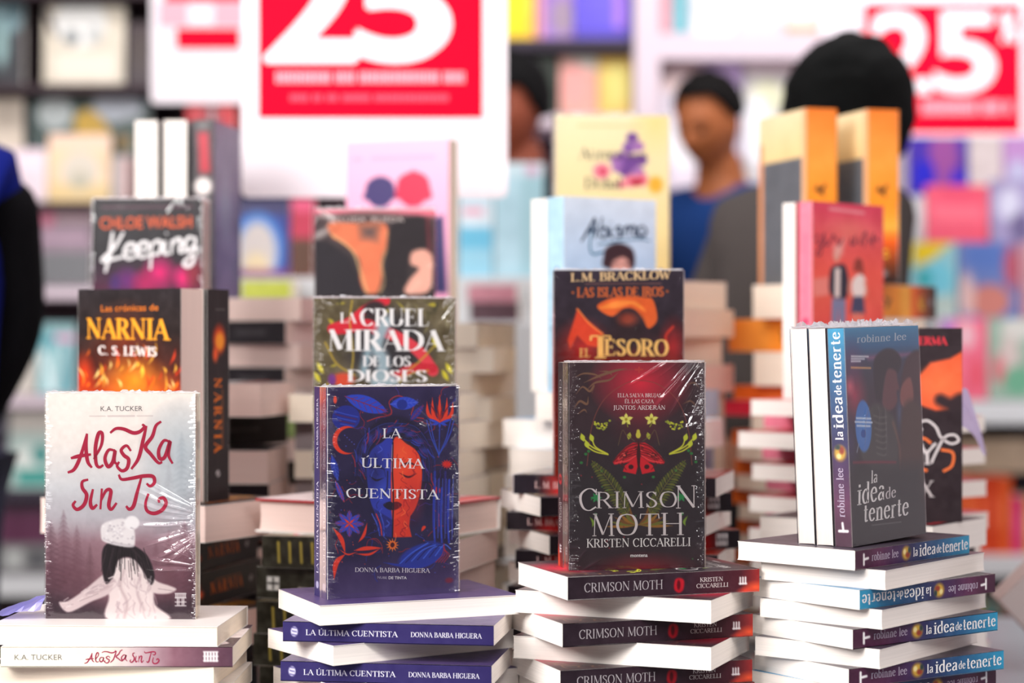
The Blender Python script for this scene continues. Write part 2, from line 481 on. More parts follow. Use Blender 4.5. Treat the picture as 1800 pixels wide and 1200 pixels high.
# ------------------------------------------------------------------ books
def panel(V, F, C, cv, fn, fin, back=False):
    """outer printed face of one cover panel from a canvas; fn maps (mm x, mm y) -> 3d outer, fin -> inner"""
    b = len(V)
    for j in range(cv.ny):
        for i in range(cv.nx):
            V.append(fn(cv.gx[i], cv.gy[j]))
    C.append(cv.a.reshape(-1, 3))
    nx = cv.nx
    for j in range(cv.ny - 1):
        for i in range(nx - 1):
            k = b + j * nx + i
            F.append((k, k + nx, k + nx + 1, k + 1))
    # inner sheet and rim
    b2 = len(V)
    cs = [(0, 0), (cv.w, 0), (cv.w, cv.h), (0, cv.h)]
    for q in cs: V.append(fn(*q))
    for q in cs: V.append(fin(*q))
    C.append(np.array([cv.edge] * 8, float) if hasattr(cv, 'edge') else np.array([[236, 230, 224]] * 8, float))
    F.append((b2 + 4, b2 + 5, b2 + 6, b2 + 7))
    for i in range(4):
        j = (i + 1) % 4
        F.append((b2 + i, b2 + j, b2 + 4 + j, b2 + 4 + i))
def letters(V, F, C, cv, fn):
    for k, (v, f, col) in enumerate(cv.over):
        b = len(V)
        lift = 0.00012 + 0.00003 * (k % 6)
        for x, y in v: V.append(fn(float(x), float(y), lift))
        C.append(np.array([col] * len(v), float))
        F.extend(tuple(b + i for i in q) for q in f)

def ink_mesh(name, V, F, C, mat):
    me = bpy.data.meshes.new(name)
    me.from_pydata([tuple(v) for v in V], [], F)
    at = me.color_attributes.new('ink', 'FLOAT_COLOR', 'POINT')
    c = lin(np.clip(np.concatenate(C), 0, 255))
    c = np.c_[c, np.ones(len(c))].astype(np.float32)
    at.data.foreach_set('color', c.ravel())
    me.materials.append(mat); me.update()
    return me

class Kind:
    def __init__(s, name, W, H, T, front, spine, back=(60, 50, 70), sdir='down', pages=None, mat=None, c=0.0006, over=0.0):
        """W,H,T metres; front / spine canvases in mm; sdir = reading direction of the spine when standing"""
        s.name = name; s.W = W; s.H = H; s.T = T; s.hard = over > 0
        V = []; F = []; C = []
        mm = 0.001
        panel(V, F, C, front, lambda x, y, l=0: (x*mm, -l, H - y*mm), lambda x, y: (x*mm, c, H - y*mm))
        letters(V, F, C, front, lambda x, y, l=0: (x*mm, -l, H - y*mm))
        if sdir == 'down':
            sf = lambda a, t, l=0: (-l, t*mm, H - a*mm); si = lambda a, t: (c, t*mm, H - a*mm)
        else:
            sf = lambda a, t, l=0: (-l, T - t*mm, a*mm); si = lambda a, t: (c, T - t*mm, a*mm)
        panel(V, F, C, spine, sf, si); letters(V, F, C, spine, sf)
        if isinstance(back, Canvas): bk = back
        else:
            bk = Canvas(W*1000, H*1000, 12, back)
        panel(V, F, C, bk, lambda x, y, l=0: (x*mm, T + l, H - y*mm), lambda x, y: (x*mm, T - c, H - y*mm))
        s.cover = ink_mesh('cover', V, F, C, mat or M_PRINT)
        m = MB(); g = 0.0001
        ov = max(over, 0.0006)
        e = over if over else 0.0004
        # page block with a slightly hollow fore edge
        n = 7; x0 = c + g; x1 = W - ov; y0 = c + g; y1 = T - c - g; z0 = e; z1 = H - e
        ring = [(x0, y0)]
        for i in range(n):
            t = i / (n - 1)
            ring.append((x1 - (0.0018 if over else 0.0005) * math.sin(math.pi * t), y0 + (y1 - y0) * t))
        ring.append((x0, y1))
        m.v = [(x, y, z0) for x, y in ring] + [(x, y, z1) for x, y in ring]
        k = len(ring)
        m.f = [(i, (i+1) % k, k + (i+1) % k, k + i) for i in range(k)] + [tuple(reversed(range(k))), tuple(range(k, 2*k))]
        me = bpy.data.meshes.new('page_block'); me.from_pydata(m.v, [], m.f); me.update()
        me.materials.append(pages or M_PAGE)
        s.pages = me
        s.wrap = None

def blank(w, h, dx, col):
    return Canvas(w, h, dx, col)

def film_mesh(kd, fans=(), tick=1.0, tick_len=0.009, fin=0.003, seed=3, step=0.0005, wob=0.0003, sides=True):
    W, H, T = kd.W, kd.H, kd.T
    nx = int(W / step) + 2; nz = int(H / step) + 2
    xs = np.linspace(-0.0008, W + 0.0008, nx); zs = np.linspace(0.0003, H + 0.0006, nz)
    X, Z = np.meshgrid(xs, zs)
    d = 0.0007 + wob * fbm(X / 0.02, Z / 0.02, seed)
    hsh = lambda c, k: np.modf(np.abs(np.sin(c * 12.9898 + (seed + k) * 7.233) * 43758.5453))[0]
    # crimps along the two long edges: small pleats, each with one flat flank
    for dist, sd in ((X, 1), (W - X, 2)):
        u = Z / 0.0019 + dist / 0.02 + 3 * vnoise(Z / 0.03, Z * 0, seed); c = np.floor(u); f = u - c
        ln = tick_len * (0.25 + 1.2 * hsh(c, sd)**2)
        d += tick * (hsh(c, sd + 3) > 0.12) * (0.30 + 0.35 * hsh(c, sd + 6)) * 0.0019 * (1 - f) * np.clip((ln - dist) / (0.3 * ln), 0, 1)
    rng = random.Random(seed)
    for (cx, cz, a0, a1, r0, r1, fr, amp) in fans:
        R = np.hypot(X - cx, Z - cz); A = np.degrees(np.arctan2(Z - cz, X - cx)) % 360
        A = np.where(A < a0 - 180, A + 360, A)
        u = A / fr + 0.8 * vnoise(R / 0.03, A / 9, seed + 2); c = np.floor(u); f = u - c
        cut = r1 * (0.35 + 0.8 * hsh(c, 11)); w = np.clip((R - r0) / 0.005, 0, 1) * np.clip((cut - R) / (0.25 * r1), 0, 1)
        w *= (A > a0) & (A < a1)
        ramp = np.where(np.cos(np.radians(A)) < 0, f, 1 - f)
        d += amp * (hsh(c, 17) > 0.15) * (0.24 + 0.34 * hsh(c, 19)) * R * math.radians(fr) * ramp * w
    V = np.stack([X.ravel(), -d.ravel(), Z.ravel()], 1)
    j, i = np.meshgrid(np.arange(nz - 1), np.arange(nx - 1), indexing='ij')
    k = (j * nx + i).ravel()
    F = np.stack([k, k + 1, k + nx + 1, k + nx], 1)
    V2 = []; F2 = []; mi = []; b0 = len(V)
    if sides:
        for x in (-0.0012, W + 0.0012):
            b = b0 + len(V2); n = 60
            for q in range(n):
                z = H * q / (n - 1)
                o = 0.0006 * (rng.random() - 0.3) * (1 if x > 0 else -1)
                V2 += [(x + o, -0.0006, z), (x + o * 0.5, T * 0.5, z), (x, T + 0.0004, z)]
            for q in range(n - 1):
                a = b + 3 * q
                F2 += [(a, a+1, a+4, a+3), (a+1, a+2, a+5, a+4)]; mi += [0, 0]
    if fin:
        for yy in (0.001, T - 0.001):
            b = b0 + len(V2); n = 46
            for q in range(n):
                x = W * q / (n - 1); h = fin * (0.15 + rng.random()**2.2)
                o = 0.0015 * (rng.random() - 0.5)
                V2 += [(x, yy, H + 0.0005), (x + o, yy + 2*o, H + 0.0005 + h * 0.6), (x + 2*o, yy - 3*o, H + 0.0006 + h)]
            for q in range(n - 1):
                a = b + 3 * q
                F2 += [(a, a+3, a+4, a+1), (a+1, a+4, a+5, a+2)]; mi += [1, 1]
        b = b0 + len(V2); n = 30                # sheet over the top edge
        for q in range(n):
            x = W * q / (n - 1)
            for e in range(4):
                V2.append((x, T * e / 3, H + 0.0012 + 0.0012 * rng.random()))
        for q in range(n - 1):
            for e in range(3):
                a = b + 4 * q + e
                F2.append((a, a+4, a+5, a+1)); mi.append(1)
    if V2: V = np.concatenate([V, np.array(V2)]); F = np.concatenate([F, np.array(F2)])
    me = bpy.data.meshes.new('shrink_wrap')
    me.vertices.add(len(V)); me.vertices.foreach_set('co', V.astype(np.float32).ravel())
    me.loops.add(F.size); me.loops.foreach_set('vertex_index', F.astype(np.int32).ravel())
    me.polygons.add(len(F)); me.polygons.foreach_set('loop_start', np.arange(0, F.size, 4, dtype=np.int32))
    me.materials.append(M_FILM); me.materials.append(M_FOLD)
    mats = np.zeros(len(F), np.int32); mats[len(F) - len(mi):] = mi
    me.update(calc_edges=True)
    me.polygons.foreach_set('material_index', mats); me.polygons.foreach_set('use_smooth', np.ones(len(F), bool))
    me.update()
    return me

EZ = Vector((0, 0, 1)); EX = Vector((1, 0, 0)); EY = Vector((0, 1, 0))
def basis(x, y, z):
    return Matrix((x, y, z)).transposed()
def lying_basis(face, up):
    y = -EZ if up == 'front' else EZ
    if face == 'S': x = EY; z = x.cross(y)
    elif face == 'F': x = -EY; z = x.cross(y)
    elif face == 'H': z = -EY; x = y.cross(z)
    else: z = EY; x = y.cross(z)
    return basis(x, y, z)
def standing_basis(face):
    if face == 'front': x = EX; y = EY
    elif face == 'back': x = -EX; y = -EY
    elif face == 'spine': x = EY; y = -EX
    else: x = -EY; y = EX
    return basis(x, y, EZ)
def corners(kd, R):
    return [R @ Vector((a, b, c)) for a in (0, kd.W) for b in (0, kd.T) for c in (0, kd.H)]

def make_book(kd, loc, R, label, group=None, wrap=False, name=None):
    o = empty(name or ('hardcover_book' if kd.hard else 'paperback_book'))
    M = R.to_4x4(); M.translation = loc
    o.matrix_world = M
    tag(o, label, 'book', group)
    link('cover', kd.cover, o); link('page_block', kd.pages, o)
    if wrap and kd.wrap: link('shrink_wrap', kd.wrap, o)
    return o

def lying(kd, l, c, r, Yc, z, face, up, label, group=None, wrap=False):
    """near vertical edge at pixel column c and depth Yc; left and right outer edges near columns l and r"""
    R0 = lying_basis(face, up)
    cs = corners(kd, R0)
    mx = max(p.x for p in cs); mn = min(p.x for p in cs); my = min(p.y for p in cs); My = max(p.y for p in cs); mz = min(p.z for p in cs)
    Ll = mx - mn; Lr = My - my
    X = XP(c, Yc)
    best = None
    for k in range(0, 181):
        a = math.radians(k / 2)
        pl = (X - Ll * math.cos(a)) / (Yc + Ll * math.sin(a)) * FPX + 900
        pr = (X + Lr * math.sin(a)) / (Yc + Lr * math.cos(a)) * FPX + 900
        e = (pl - l)**2 + (pr - r)**2
        if best is None or e < best[0]: best = (e, a)
    Rz = Matrix.Rotation(-best[1], 3, 'Z')
    loc = Vector((X, Yc, z)) - Rz @ Vector((mx, my, mz))
    return make_book(kd, loc, Rz @ R0, label, group, wrap)

def standing(kd, px, Y, z, yaw, label, face='front', anchor='L', lean=0.0, pitch=0.0, group=None, wrap=False):
    R0 = standing_basis(face)
    cs = corners(kd, R0)
    ax = min(p.x for p in cs) if anchor == 'L' else max(p.x for p in cs)
    ay = min(p.y for p in cs)
    Ry = Matrix.Rotation(math.radians(lean), 3, 'Y') @ Matrix.Rotation(math.radians(yaw), 3, 'Z') @ Matrix.Rotation(math.radians(pitch), 3, 'X')
    R = Ry @ R0
    low = min((Ry @ p).z for p in cs)
    off = Ry @ Vector((ax, ay, 0))
    loc = Vector((XP(px, Y) - off.x, Y - off.y, z - low))
    return make_book(kd, loc, R, label, group, wrap)

ORD = ['topmost', 'second', 'third', 'fourth', 'fifth', 'sixth', 'seventh', 'eighth', 'ninth', 'tenth', 'eleventh', 'twelfth',
       'thirteenth', 'fourteenth', 'fifteenth', 'sixteenth', 'seventeenth', 'eighteenth', 'nineteenth', 'twentieth']
TABLE_Z = 0.60
def stack(rows, ztop, Yc, desc, group, fill=None, floor=None):
    """rows from the top down: (kind, l, c, r, face, up, words[, dY, wrap]); fill repeats rows down to the table"""
    z = ztop; i = 0
    floor = TABLE_Z if floor is None else floor
    rng = random.Random(len(desc) * 31 + int(ztop * 1000))
    rows = list(rows); k = 0
    while True:
        if i < len(rows): row = rows[i]
        else:
            if not fill: break
            row = fill[k % len(fill)]; k += 1
            j = rng.uniform(-9, 9)
            row = (row[0], row[1] + j, row[2] + j + rng.uniform(-6, 6), row[3] + j) + tuple(row[4:])
        kd = row[0]
        if z - kd.T < floor - 0.004: break
        z -= kd.T
        pos = ('top' if i == 0 else ORD[i]) + (' of stack ' if i == 0 else ' in stack ') + desc
        dY = row[7] if len(row) > 7 else 0
        wr = row[8] if len(row) > 8 else False
        lying(kd, row[1], row[2], row[3], Yc + dY, z + 0.0002, row[4], row[5], row[6] + ', ' + pos, group, wr)
        i += 1
    return z
# ------------------------------------------------------------------ cover designs
WHITE = (250, 247, 246)
def mirror(pts, cx): return [(2 * cx - x, y) for x, y in pts]
def rr(a, b): return random.uniform(a, b)

# --- pale snowy cover with crimson handwriting
T_A1 = (ZP(1087, 2.06) - TABLE_Z) / 8
c = Canvas(156, 233, 0.75, WHITE, [(172, 117), (742, 121), (740, 966), (170, 962)])
c.grad([(0, (247, 238, 230)), (.22, (240, 232, 226)), (.42, (214, 214, 216)), (.55, (190, 182, 188)), (.66, (158, 124, 134)), (.8, (122, 84, 96)), (1, (84, 58, 70))])
c.glow((690, 340), 170, 210, (176, 188, 196), .75, .6)
c.glow((400, 560), 320, 110, (200, 200, 204), .55, .8)
c.glow((420, 800), 120, 200, (190, 150, 155), .5, 1)
def tree(x, top, bot, w, col, al, sd):
    rg = random.Random(sd); n = 15
    for i in range(n):
        t = (i + .5) / n; y = top + (bot - top) * t; ww = w * (.15 + t) * rg.uniform(.75, 1.2)
        c.poly([(x - ww, y + 16), (x, y - 14), (x + ww, y + 16), (x, y + 8)], col, al * .5, 6)
for x, t, b, w, co, al, sd in ((690, 270, 600, 52, (152, 160, 168), .6, 1), (735, 330, 640, 60, (140, 144, 152), .6, 2), (640, 380, 640, 40, (165, 165, 172), .5, 3), (600, 440, 660, 36, (170, 160, 168), .4, 14),
    (240, 560, 860, 60, (104, 66, 78), .75, 4), (190, 600, 900, 62, (84, 52, 64), .8, 5), (290, 620, 880, 46, (112, 74, 84), .65, 6), (340, 690, 900, 40, (104, 70, 78), .6, 7),
    (700, 600, 900, 60, (112, 66, 80), .75, 8), (640, 640, 900, 50, (118, 74, 84), .6, 9), (590, 680, 900, 40, (120, 82, 92), .5, 10), (730, 680, 950, 60, (80, 50, 62), .7, 11)):
    tree(x, t, b, w, co, al, sd)
c.poly([(172, 870), (300, 900), (460, 930), (600, 900), (742, 880), (742, 970), (172, 970)], (62, 46, 56), .75, 30)
c.mottle(14, 5, 3)
# figure seen from behind, arms out
c.poly([(440, 745), (500, 735), (555, 770), (580, 850), (588, 910), (640, 966), (410, 966), (412, 880), (395, 810)], (240, 226, 224), 1, 5, True)
c.poly([(425, 775), (385, 800), (310, 860), (255, 895), (222, 900), (240, 930), (270, 935), (340, 900), (420, 860)], (226, 208, 208), 1, 4, True)
c.poly([(560, 800), (600, 825), (640, 838), (668, 852), (640, 868), (590, 868), (560, 850)], (232, 216, 214), 1, 4, True)
c.line([(470, 780), (455, 840), (480, 900), (470, 960)], 10, (200, 178, 180), .7, 5)
c.line([(530, 800), (520, 860), (545, 930)], 10, (205, 186, 188), .7, 5)
c.line([(330, 870), (400, 845), (430, 820)], 12, (190, 166, 170), .6, 6)
c.poly([(395, 690), (385, 760), (400, 830), (430, 800), (450, 740), (500, 735), (540, 780), (570, 835), (585, 800), (560, 730), (510, 690), (450, 670)], (34, 26, 32), 1, 4, True)
c.line([(430, 700), (415, 760), (425, 810)], 6, (70, 56, 62), .6, 4); c.line([(500, 700), (545, 750), (568, 810)], 6, (70, 56, 62), .6, 4)
c.poly([(382, 650), (385, 612), (420, 594), (470, 588), (505, 620), (512, 668), (500, 694), (440, 688), (392, 672)], (236, 230, 230), 1, 4, True)
c.line([(395, 662), (450, 682), (505, 690)], 8, (196, 188, 192), .7, 4)
c.ell((500, 603), 28, 26, (244, 240, 240), 1, 4)
c.line([(412, 618), (440, 640), (470, 625)], 7, (208, 200, 204), .7, 5)
c.line([(300, 895), (330, 884), (370, 868)], 4, (180, 158, 162), .6, 2); c.line([(600, 850), (640, 856), (660, 860)], 4, (180, 160, 164), .6, 2)
rg = random.Random(12)
for k in range(46):
    x = rg.uniform(425, 590); y = rg.uniform(775, 955); c.line([(x, y), (x + rg.uniform(-14, 14), y + rg.uniform(10, 26)), (x + rg.uniform(-20, 20), y + rg.uniform(26, 46))], rg.uniform(3, 7), [(206, 184, 188), (250, 240, 238), (190, 168, 174)][k % 3], .45, 3)
for k in range(40):
    x = rg.uniform(390, 505); y = rg.uniform(596, 684); c.ell((x, y), 5, 4, [(206, 198, 202), (250, 246, 246), (186, 178, 184)][k % 3], .5, 2)
for k in range(34):
    x = rg.uniform(395, 560); y = rg.uniform(690, 760); c.line([(x, y), (x + (x - 470) * .12, y + 30), (x + (x - 470) * .22, y + 60)], 3, [(70, 54, 60), (16, 12, 16)][k % 2], .6, 1.5)
for k in range(26):
    t = rg.random(); x = 225 + 190 * t; y = 915 - 95 * t + rg.uniform(-18, 18); c.line([(x, y), (x + 16, y - 6 + rg.uniform(-5, 5))], 5, [(196, 176, 180), (246, 234, 232)][k % 2], .5, 2)
# logo block
for k in range(7): c.poly([(664 + k*6, 868), (668 + k*6, 868), (668 + k*6, 886 + 26 * (k % 3 > 0)), (664 + k*6, 886 + 26 * (k % 3 > 0))], (240, 234, 234), .95)
for y in (868, 884, 900, 914): c.line([(664, y), (704, y)], 4, (240, 234, 234), .9, 0, False)
c.text('K.A. TUCKER', 382, 541, 184, 18, (112, 104, 106))
c.line([(340, 203), (400, 203)], 2, (170, 150, 150), .7, 0, False); c.line([(520, 203), (580, 203)], 2, (170, 150, 150), .7, 0, False)
c.line([(410, 203), (510, 203)], 6, (190, 172, 172), .5, 1, False)
CR = (178, 30, 66)
def alaska_script(cv, f, wd, col):
    for pts in ([(256, 414), (282, 400), (306, 350), (330, 268)], [(330, 268), (326, 320), (332, 372), (348, 396)], [(268, 360), (300, 352), (345, 346)],
        [(356, 364), (384, 312), (388, 270), (374, 268), (362, 320), (364, 378), (376, 394), (392, 386)],
        [(436, 332), (412, 330), (398, 362), (410, 392), (428, 374), (437, 332), (434, 372), (450, 386)],
        [(497, 334), (480, 314), (460, 330), (470, 350), (488, 366), (482, 398), (462, 408), (444, 390), (452, 374)],
        [(418, 266), (440, 250), (470, 252), (505, 266), (530, 262), (548, 244), (540, 234)],
        [(556, 240), (544, 290), (526, 360), (498, 402)], [(612, 224), (592, 240), (578, 280), (552, 318), (572, 346), (600, 378), (616, 376)],
        [(644, 300), (622, 296), (603, 330), (606, 362), (626, 356), (646, 298), (640, 350), (655, 382)],
        [(334, 440), (312, 448), (312, 472), (328, 498), (318, 534), (292, 552), (276, 536), (286, 520)],
        [(352, 476), (342, 524), (350, 548), (368, 534)], [(386, 474), (380, 552)], [(382, 520), (402, 482), (420, 484), (412, 536), (422, 552), (442, 528)],
        [(450, 422), (462, 440), (500, 436), (545, 428), (580, 430), (586, 452), (570, 466), (556, 456)], [(536, 434), (520, 490), (506, 540), (490, 552), (478, 540)],
        [(563, 494), (552, 530), (558, 558), (584, 568), (614, 556), (630, 530), (620, 510), (603, 515), (604, 528)]):
        cv.pen([f(p) for p in pts], wd, col, lambda t: .65 + .5 * math.sin(math.pi * t))
alaska_script(c, lambda p: p, 12.5, CR)
s = Canvas(233, T_A1 * 1000, 0.9, WHITE)
s.gradx([(0, (240, 234, 214)), (.42, (232, 222, 206)), (.6, (190, 168, 172)), (.75, (132, 92, 104)), (1, (84, 56, 70))]).mottle(14, 6)
t_ = T_A1 * 1000
s.text('K.A. TUCKER', 14, 62, t_ * .64, t_ * .26, (98, 92, 90))
alaska_script(s, lambda p: ((84 + (p[0] - 256) * .108) if p[1] < 418 else (130 + (p[0] - 276) * .082), (3 + (p[1] - 225) * .072) if p[1] < 418 else (3 + (p[1] - 405) * .085)), 1.1, (150, 40, 70))
for k in range(5): s.poly([(204 + k*3, 5), (206 + k*3, 5), (206 + k*3, 15), (204 + k*3, 15)], (236, 230, 230), .95)
for y in (5, 9.5, 14): s.line([(204, y), (218, y)], 1.2, (236, 230, 230), .9, 0, False)
K_ALASKA = Kind('alaska', .156, .2325, T_A1 - .0003, c, s, (224, 214, 210), 'down', M_PAGE2)

# --- indigo cover, face half blue half red
T_B1 = (ZP(1053, 2.05) - TABLE_Z) / 9
c = Canvas(146, 218, 0.6, (48, 38, 84), [(277, 92), (768, 77), (775, 838), (282, 890)])
c.grad([(0, (50, 40, 86)), (.5, (36, 30, 72)), (.8, (42, 34, 78)), (.9, (66, 50, 100)), (1, (84, 70, 118))]).mottle(26, 16, 5)
RD = (236, 66, 44); BL = (46, 76, 206); DK = (24, 20, 52); MB_ = (36, 56, 166)
def leafy(cv, a, b, w, col, vein, n=7):
    a = np.array(a, float); b = np.array(b, float); d = b - a; nrm = np.array([-d[1], d[0]]) / np.hypot(*d)
    pts = [tuple(a + d * t + nrm * w * math.sin(math.pi * t)**.8) for t in np.linspace(0, 1, 9)] + [tuple(a + d * t - nrm * w * math.sin(math.pi * t)**.8) for t in np.linspace(1, 0, 9)][1:-1]
    cv.poly(pts, col)
    cv.line([tuple(a), tuple(b)], max(1.2, w * .1), vein)
    for k in range(1, n):
        p = a + d * k / n
        for sg in (1, -1):
            cv.line([tuple(p), tuple(p + d / n * .9 + nrm * sg * w * .75 * math.sin(math.pi * (k + .4) / (n + .4)))], max(1.0, w * .06), vein, .9)
# background filigree
rg = random.Random(4)
for k in range(60):
    x = rg.uniform(300, 750); y = rg.uniform(110, 760)
    a = rg.uniform(0, 6.28); pts = [(x, y)]
    for q in range(5):
        a += rg.uniform(-.9, .9); x += 15 * math.cos(a); y += 15 * math.sin(a); pts.append((x, y))
    c.line(pts, rg.uniform(1.5, 3), [(170, 36, 60), MB_, (74, 50, 160), (196, 44, 50)][k % 4], .85)
for k in range(120):
    c.ell((rg.uniform(290, 760), rg.uniform(105, 800)), rg.uniform(1, 2.4), rg.uniform(1, 2.4), [(70, 90, 210), (220, 70, 60), (90, 70, 170)][k % 3], .9)
leafy(c, (345, 124), (506, 178), 30, BL, (150, 40, 80))
c.ell((308, 138), 7, 14, RD)
c.ell((350, 205), 54, 46, (34, 48, 150)); 
for q in range(5): c.line([(305 + 6*q, 180 + 12*q), (345, 190 + 10*q), (395 - 4*q, 200 + 9*q)], 3, [(60, 86, 210), (100, 34, 80)][q % 2])
c.line([(430, 215), (470, 200), (520, 186), (512, 140), (550, 118), (600, 150), (596, 190), (640, 200)], 3.5, (190, 50, 56))
leafy(c, (515, 150), (620, 140), 24, BL, (90, 110, 220)); leafy(c, (590, 210), (640, 150), 12, MB_, (170, 44, 60))
c.ell((560, 150), 20, 18, (30, 50, 150))
# crescent
c.ell((352, 288), 54, 52, RD, 1, 1); c.ell((366, 288), 50, 46, (40, 32, 74), 1, 1)
for q in range(6): c.ell((345 + 9*q % 40, 270 + 8*q), 2, 2, (90, 100, 210))
# fire flower
for x0, y0, w in ((652, 138, 13), (672, 122, 14), (699, 112, 16), (726, 122, 14), (748, 136, 13)):
    c.line([(700, 212), ((700 + x0) / 2 + (x0 - 700) * .35, 185), (x0, y0)], w, RD, 1, 0, True, True)
for x0 in (662, 686, 712, 738): c.line([(700, 205), (x0, 140)], 5, (130, 24, 40), 1, 0, True, True)
for x0, y0 in ((655, 200), (670, 222), (700, 232), (728, 222), (748, 198)): c.line([(700, 215), (x0, y0)], 9, BL, 1, 0, True, True)
for x0 in (652, 664, 740, 752): c.line([(x0, 205), ((x0 + 700) / 2 + (x0 - 700) * .12, 270), (698, 332)], 3.5, (52, 84, 200))
c.line([(700, 225), (698, 340)], 3, (52, 84, 200))
# star bursts
for cx, cy, r in ((728, 366, 22), (690, 464, 18)):
    for k in range(12): c.line([(cx, cy), (cx + r*math.cos(k*.524), cy + r*.8*math.sin(k*.524))], 5, (226, 44, 40), 1, 0, False, True)
for k in range(6):
    x = 684 + k * 13
    c.line([(x, 395 + (k % 3) * 30), (x - 4, 560), (x + 2, 655 - (k % 2) * 40)], 8, [(36, 56, 170), (44, 40, 120)][k % 2])
    c.line([(x + 3, 420), (x, 640)], 1.6, (80, 110, 230))
leafy(c, (296, 345), (320, 440), 14, MB_, (80, 110, 220)); leafy(c, (310, 440), (345, 520), 10, BL, RD)
# head: hair, face, neck
c.ell((532, 370), 150, 172, (30, 24, 60), 1, 6)
for q in range(7):
    r = 108 + 7 * q
    c.line([(532 - r*.98, 420), (532 - r*.9, 320 - q*3), (532 - r*.4, 262 - q*5), (532 + r*.1, 250 - q*5), (532 + r*.6, 270 - q*5), (532 + r*.98, 340), (532 + r, 430)], 3, [(44, 60, 150), (66, 44, 110), (28, 34, 100)][q % 3], .85)
for q in range(9):
    a = math.pi * (1.05 + .1 * q); c.ell((532 + 128*math.cos(a), 380 + 136*math.sin(a)), 20, 11, (48, 56, 140), .6, 3, a + .8)
c.poly([(528, 292), (480, 296), (442, 330), (430, 390), (434, 460), (448, 525), (478, 572), (528, 584)], (48, 64, 178), 1, 2, True)
c.poly([(527, 290), (580, 296), (622, 330), (636, 390), (632, 460), (614, 530), (580, 574), (527, 584)], (238, 74, 48), 1, 2, True)
c.poly([(458, 540), (528, 580), (528, 645), (480, 640), (468, 600)], (36, 44, 130), 1, 2)
c.poly([(528, 580), (596, 545), (590, 600), (600, 640), (528, 645)], (222, 60, 44), 1, 2)
c.glow((600, 500), 60, 110, (170, 30, 50), .5, 1); c.glow((460, 400), 50, 120, (28, 30, 90), .7, 1); c.glow((560, 340), 50, 70, (255, 110, 60), .6, 1)
c.glow((490, 470), 40, 60, (70, 96, 214), .6, 1)
c.line([(440, 418), (465, 434), (494, 424)], 7, DK, 1, 1, True, True); c.line([(552, 404), (585, 418), (616, 404)], 7, (70, 14, 36), 1, 1, True, True)
c.line([(438, 392), (468, 382), (498, 394)], 8, DK, .9, 2, True, True); c.line([(550, 380), (586, 366), (620, 376)], 8, (80, 16, 36), .9, 2, True, True)
c.line([(508, 400), (506, 460), (494, 484), (512, 494)], 5, DK, .8, 2); c.line([(544, 470), (556, 484), (540, 494)], 5, (110, 20, 36), .9, 2)
c.poly([(492, 524), (515, 512), (528, 518), (528, 542), (508, 540)], DK, 1, 1, True); c.poly([(528, 518), (544, 511), (562, 522), (546, 538), (528, 542)], (110, 16, 38), 1, 1, True)
c.line([(527, 292), (526, 400), (530, 500), (528, 645)], 5, (20, 16, 44)); c.line([(524, 300), (522, 400)], 1.5, (200, 190, 220))
for k in range(16):
    x = rg.choice([rg.uniform(445, 515), rg.uniform(545, 620)]); y = rg.uniform(320, 560)
    c.line([(x, y), (x + rg.uniform(-14, 14), y + 14), (x + rg.uniform(-18, 18), y + 28)], 2, (20, 20, 60) if x < 528 else (140, 20, 40), .75)
for k in range(3): c.line([(450 + 16*k, 560), (470 + 12*k, 600), (480 + 8*k, 640)], 4, [(70, 96, 214), RD, (70, 96, 214)][k])
for k in range(46):
    a = rg.uniform(2.7, 6.7); r0 = rg.uniform(100, 150)
    x = 532 + r0 * math.cos(a); y = 385 + r0 * 1.1 * math.sin(a)
    c.line([(x, y), (x + 20*math.cos(a + 1.4), y + 24*math.sin(a + 1.4)), (x + 34*math.cos(a + 1.2), y + 46*math.sin(a + 1.2))], rg.uniform(2, 5), [(56, 76, 200), (96, 50, 130), (30, 40, 120), (190, 44, 60)][k % 4], .8)
for k in range(22):
    y = rg.uniform(300, 630); x = rg.uniform(536, 622 - max(0, y - 500) * .3)
    c.line([(x, y), (x + rg.uniform(-10, 10), y + 12), (x + rg.uniform(-12, 12), y + 24)], rg.uniform(1.5, 4), [(255, 130, 70), (150, 24, 44), (196, 40, 44)][k % 3], .7, 1)
    x = rg.uniform(446 + max(0, y - 500) * .3, 520)
    c.line([(x, y), (x + rg.uniform(-10, 10), y + 12), (x + rg.uniform(-12, 12), y + 24)], rg.uniform(1.5, 4), [(90, 116, 236), (24, 30, 96), (60, 60, 170)][k % 3], .7, 1)
# lower ornaments
for k in range(8):
    a = k * .785
    leafy(c, (365, 600), (365 + 56*math.cos(a), 600 + 50*math.sin(a)), 11, BL if k % 2 else (60, 70, 190), (200, 60, 70), 3)
for k in range(4): c.line([(365, 600), (365 + 24*math.cos(k*1.57+.78), 600 + 22*math.sin(k*1.57+.78))], 8, RD, 1, 0, True, True)
for pts, w in (([(303, 618), (335, 660), (350, 712)], 17), ([(384, 700), (430, 690), (490, 686)], 15), ([(400, 668), (420, 640), (432, 596)], 12), ([(308, 812), (316, 750), (350, 715)], 20), ([(390, 712), (440, 712), (480, 690)], 9), ([(330, 700), (360, 716), (395, 705)], 6), ([(636, 618), (644, 604), (652, 600)], 12)):
    c.line(pts, w, (232, 62, 44), 1, 0, True, True)
c.ell((640, 706), 92, 40, (34, 56, 160), 1, 4, -.25)
for q in range(7): c.line([(556 + 22*q, 742 - 6*q), (600 + 20*q, 700 - 6*q), (660 + 14*q, 660 + 3*q)], 4, [(70, 110, 230), (24, 30, 100)][q % 2], .9)
c.line([(495, 740), (560, 748), (650, 745), (735, 690)], 12, MB_, 1, 2, True, True)
for q in range(4): c.line([(690 + 10*q, 730), (715 + 8*q, 700), (720, 660 + 8*q)], 2.5, (180, 40, 60))
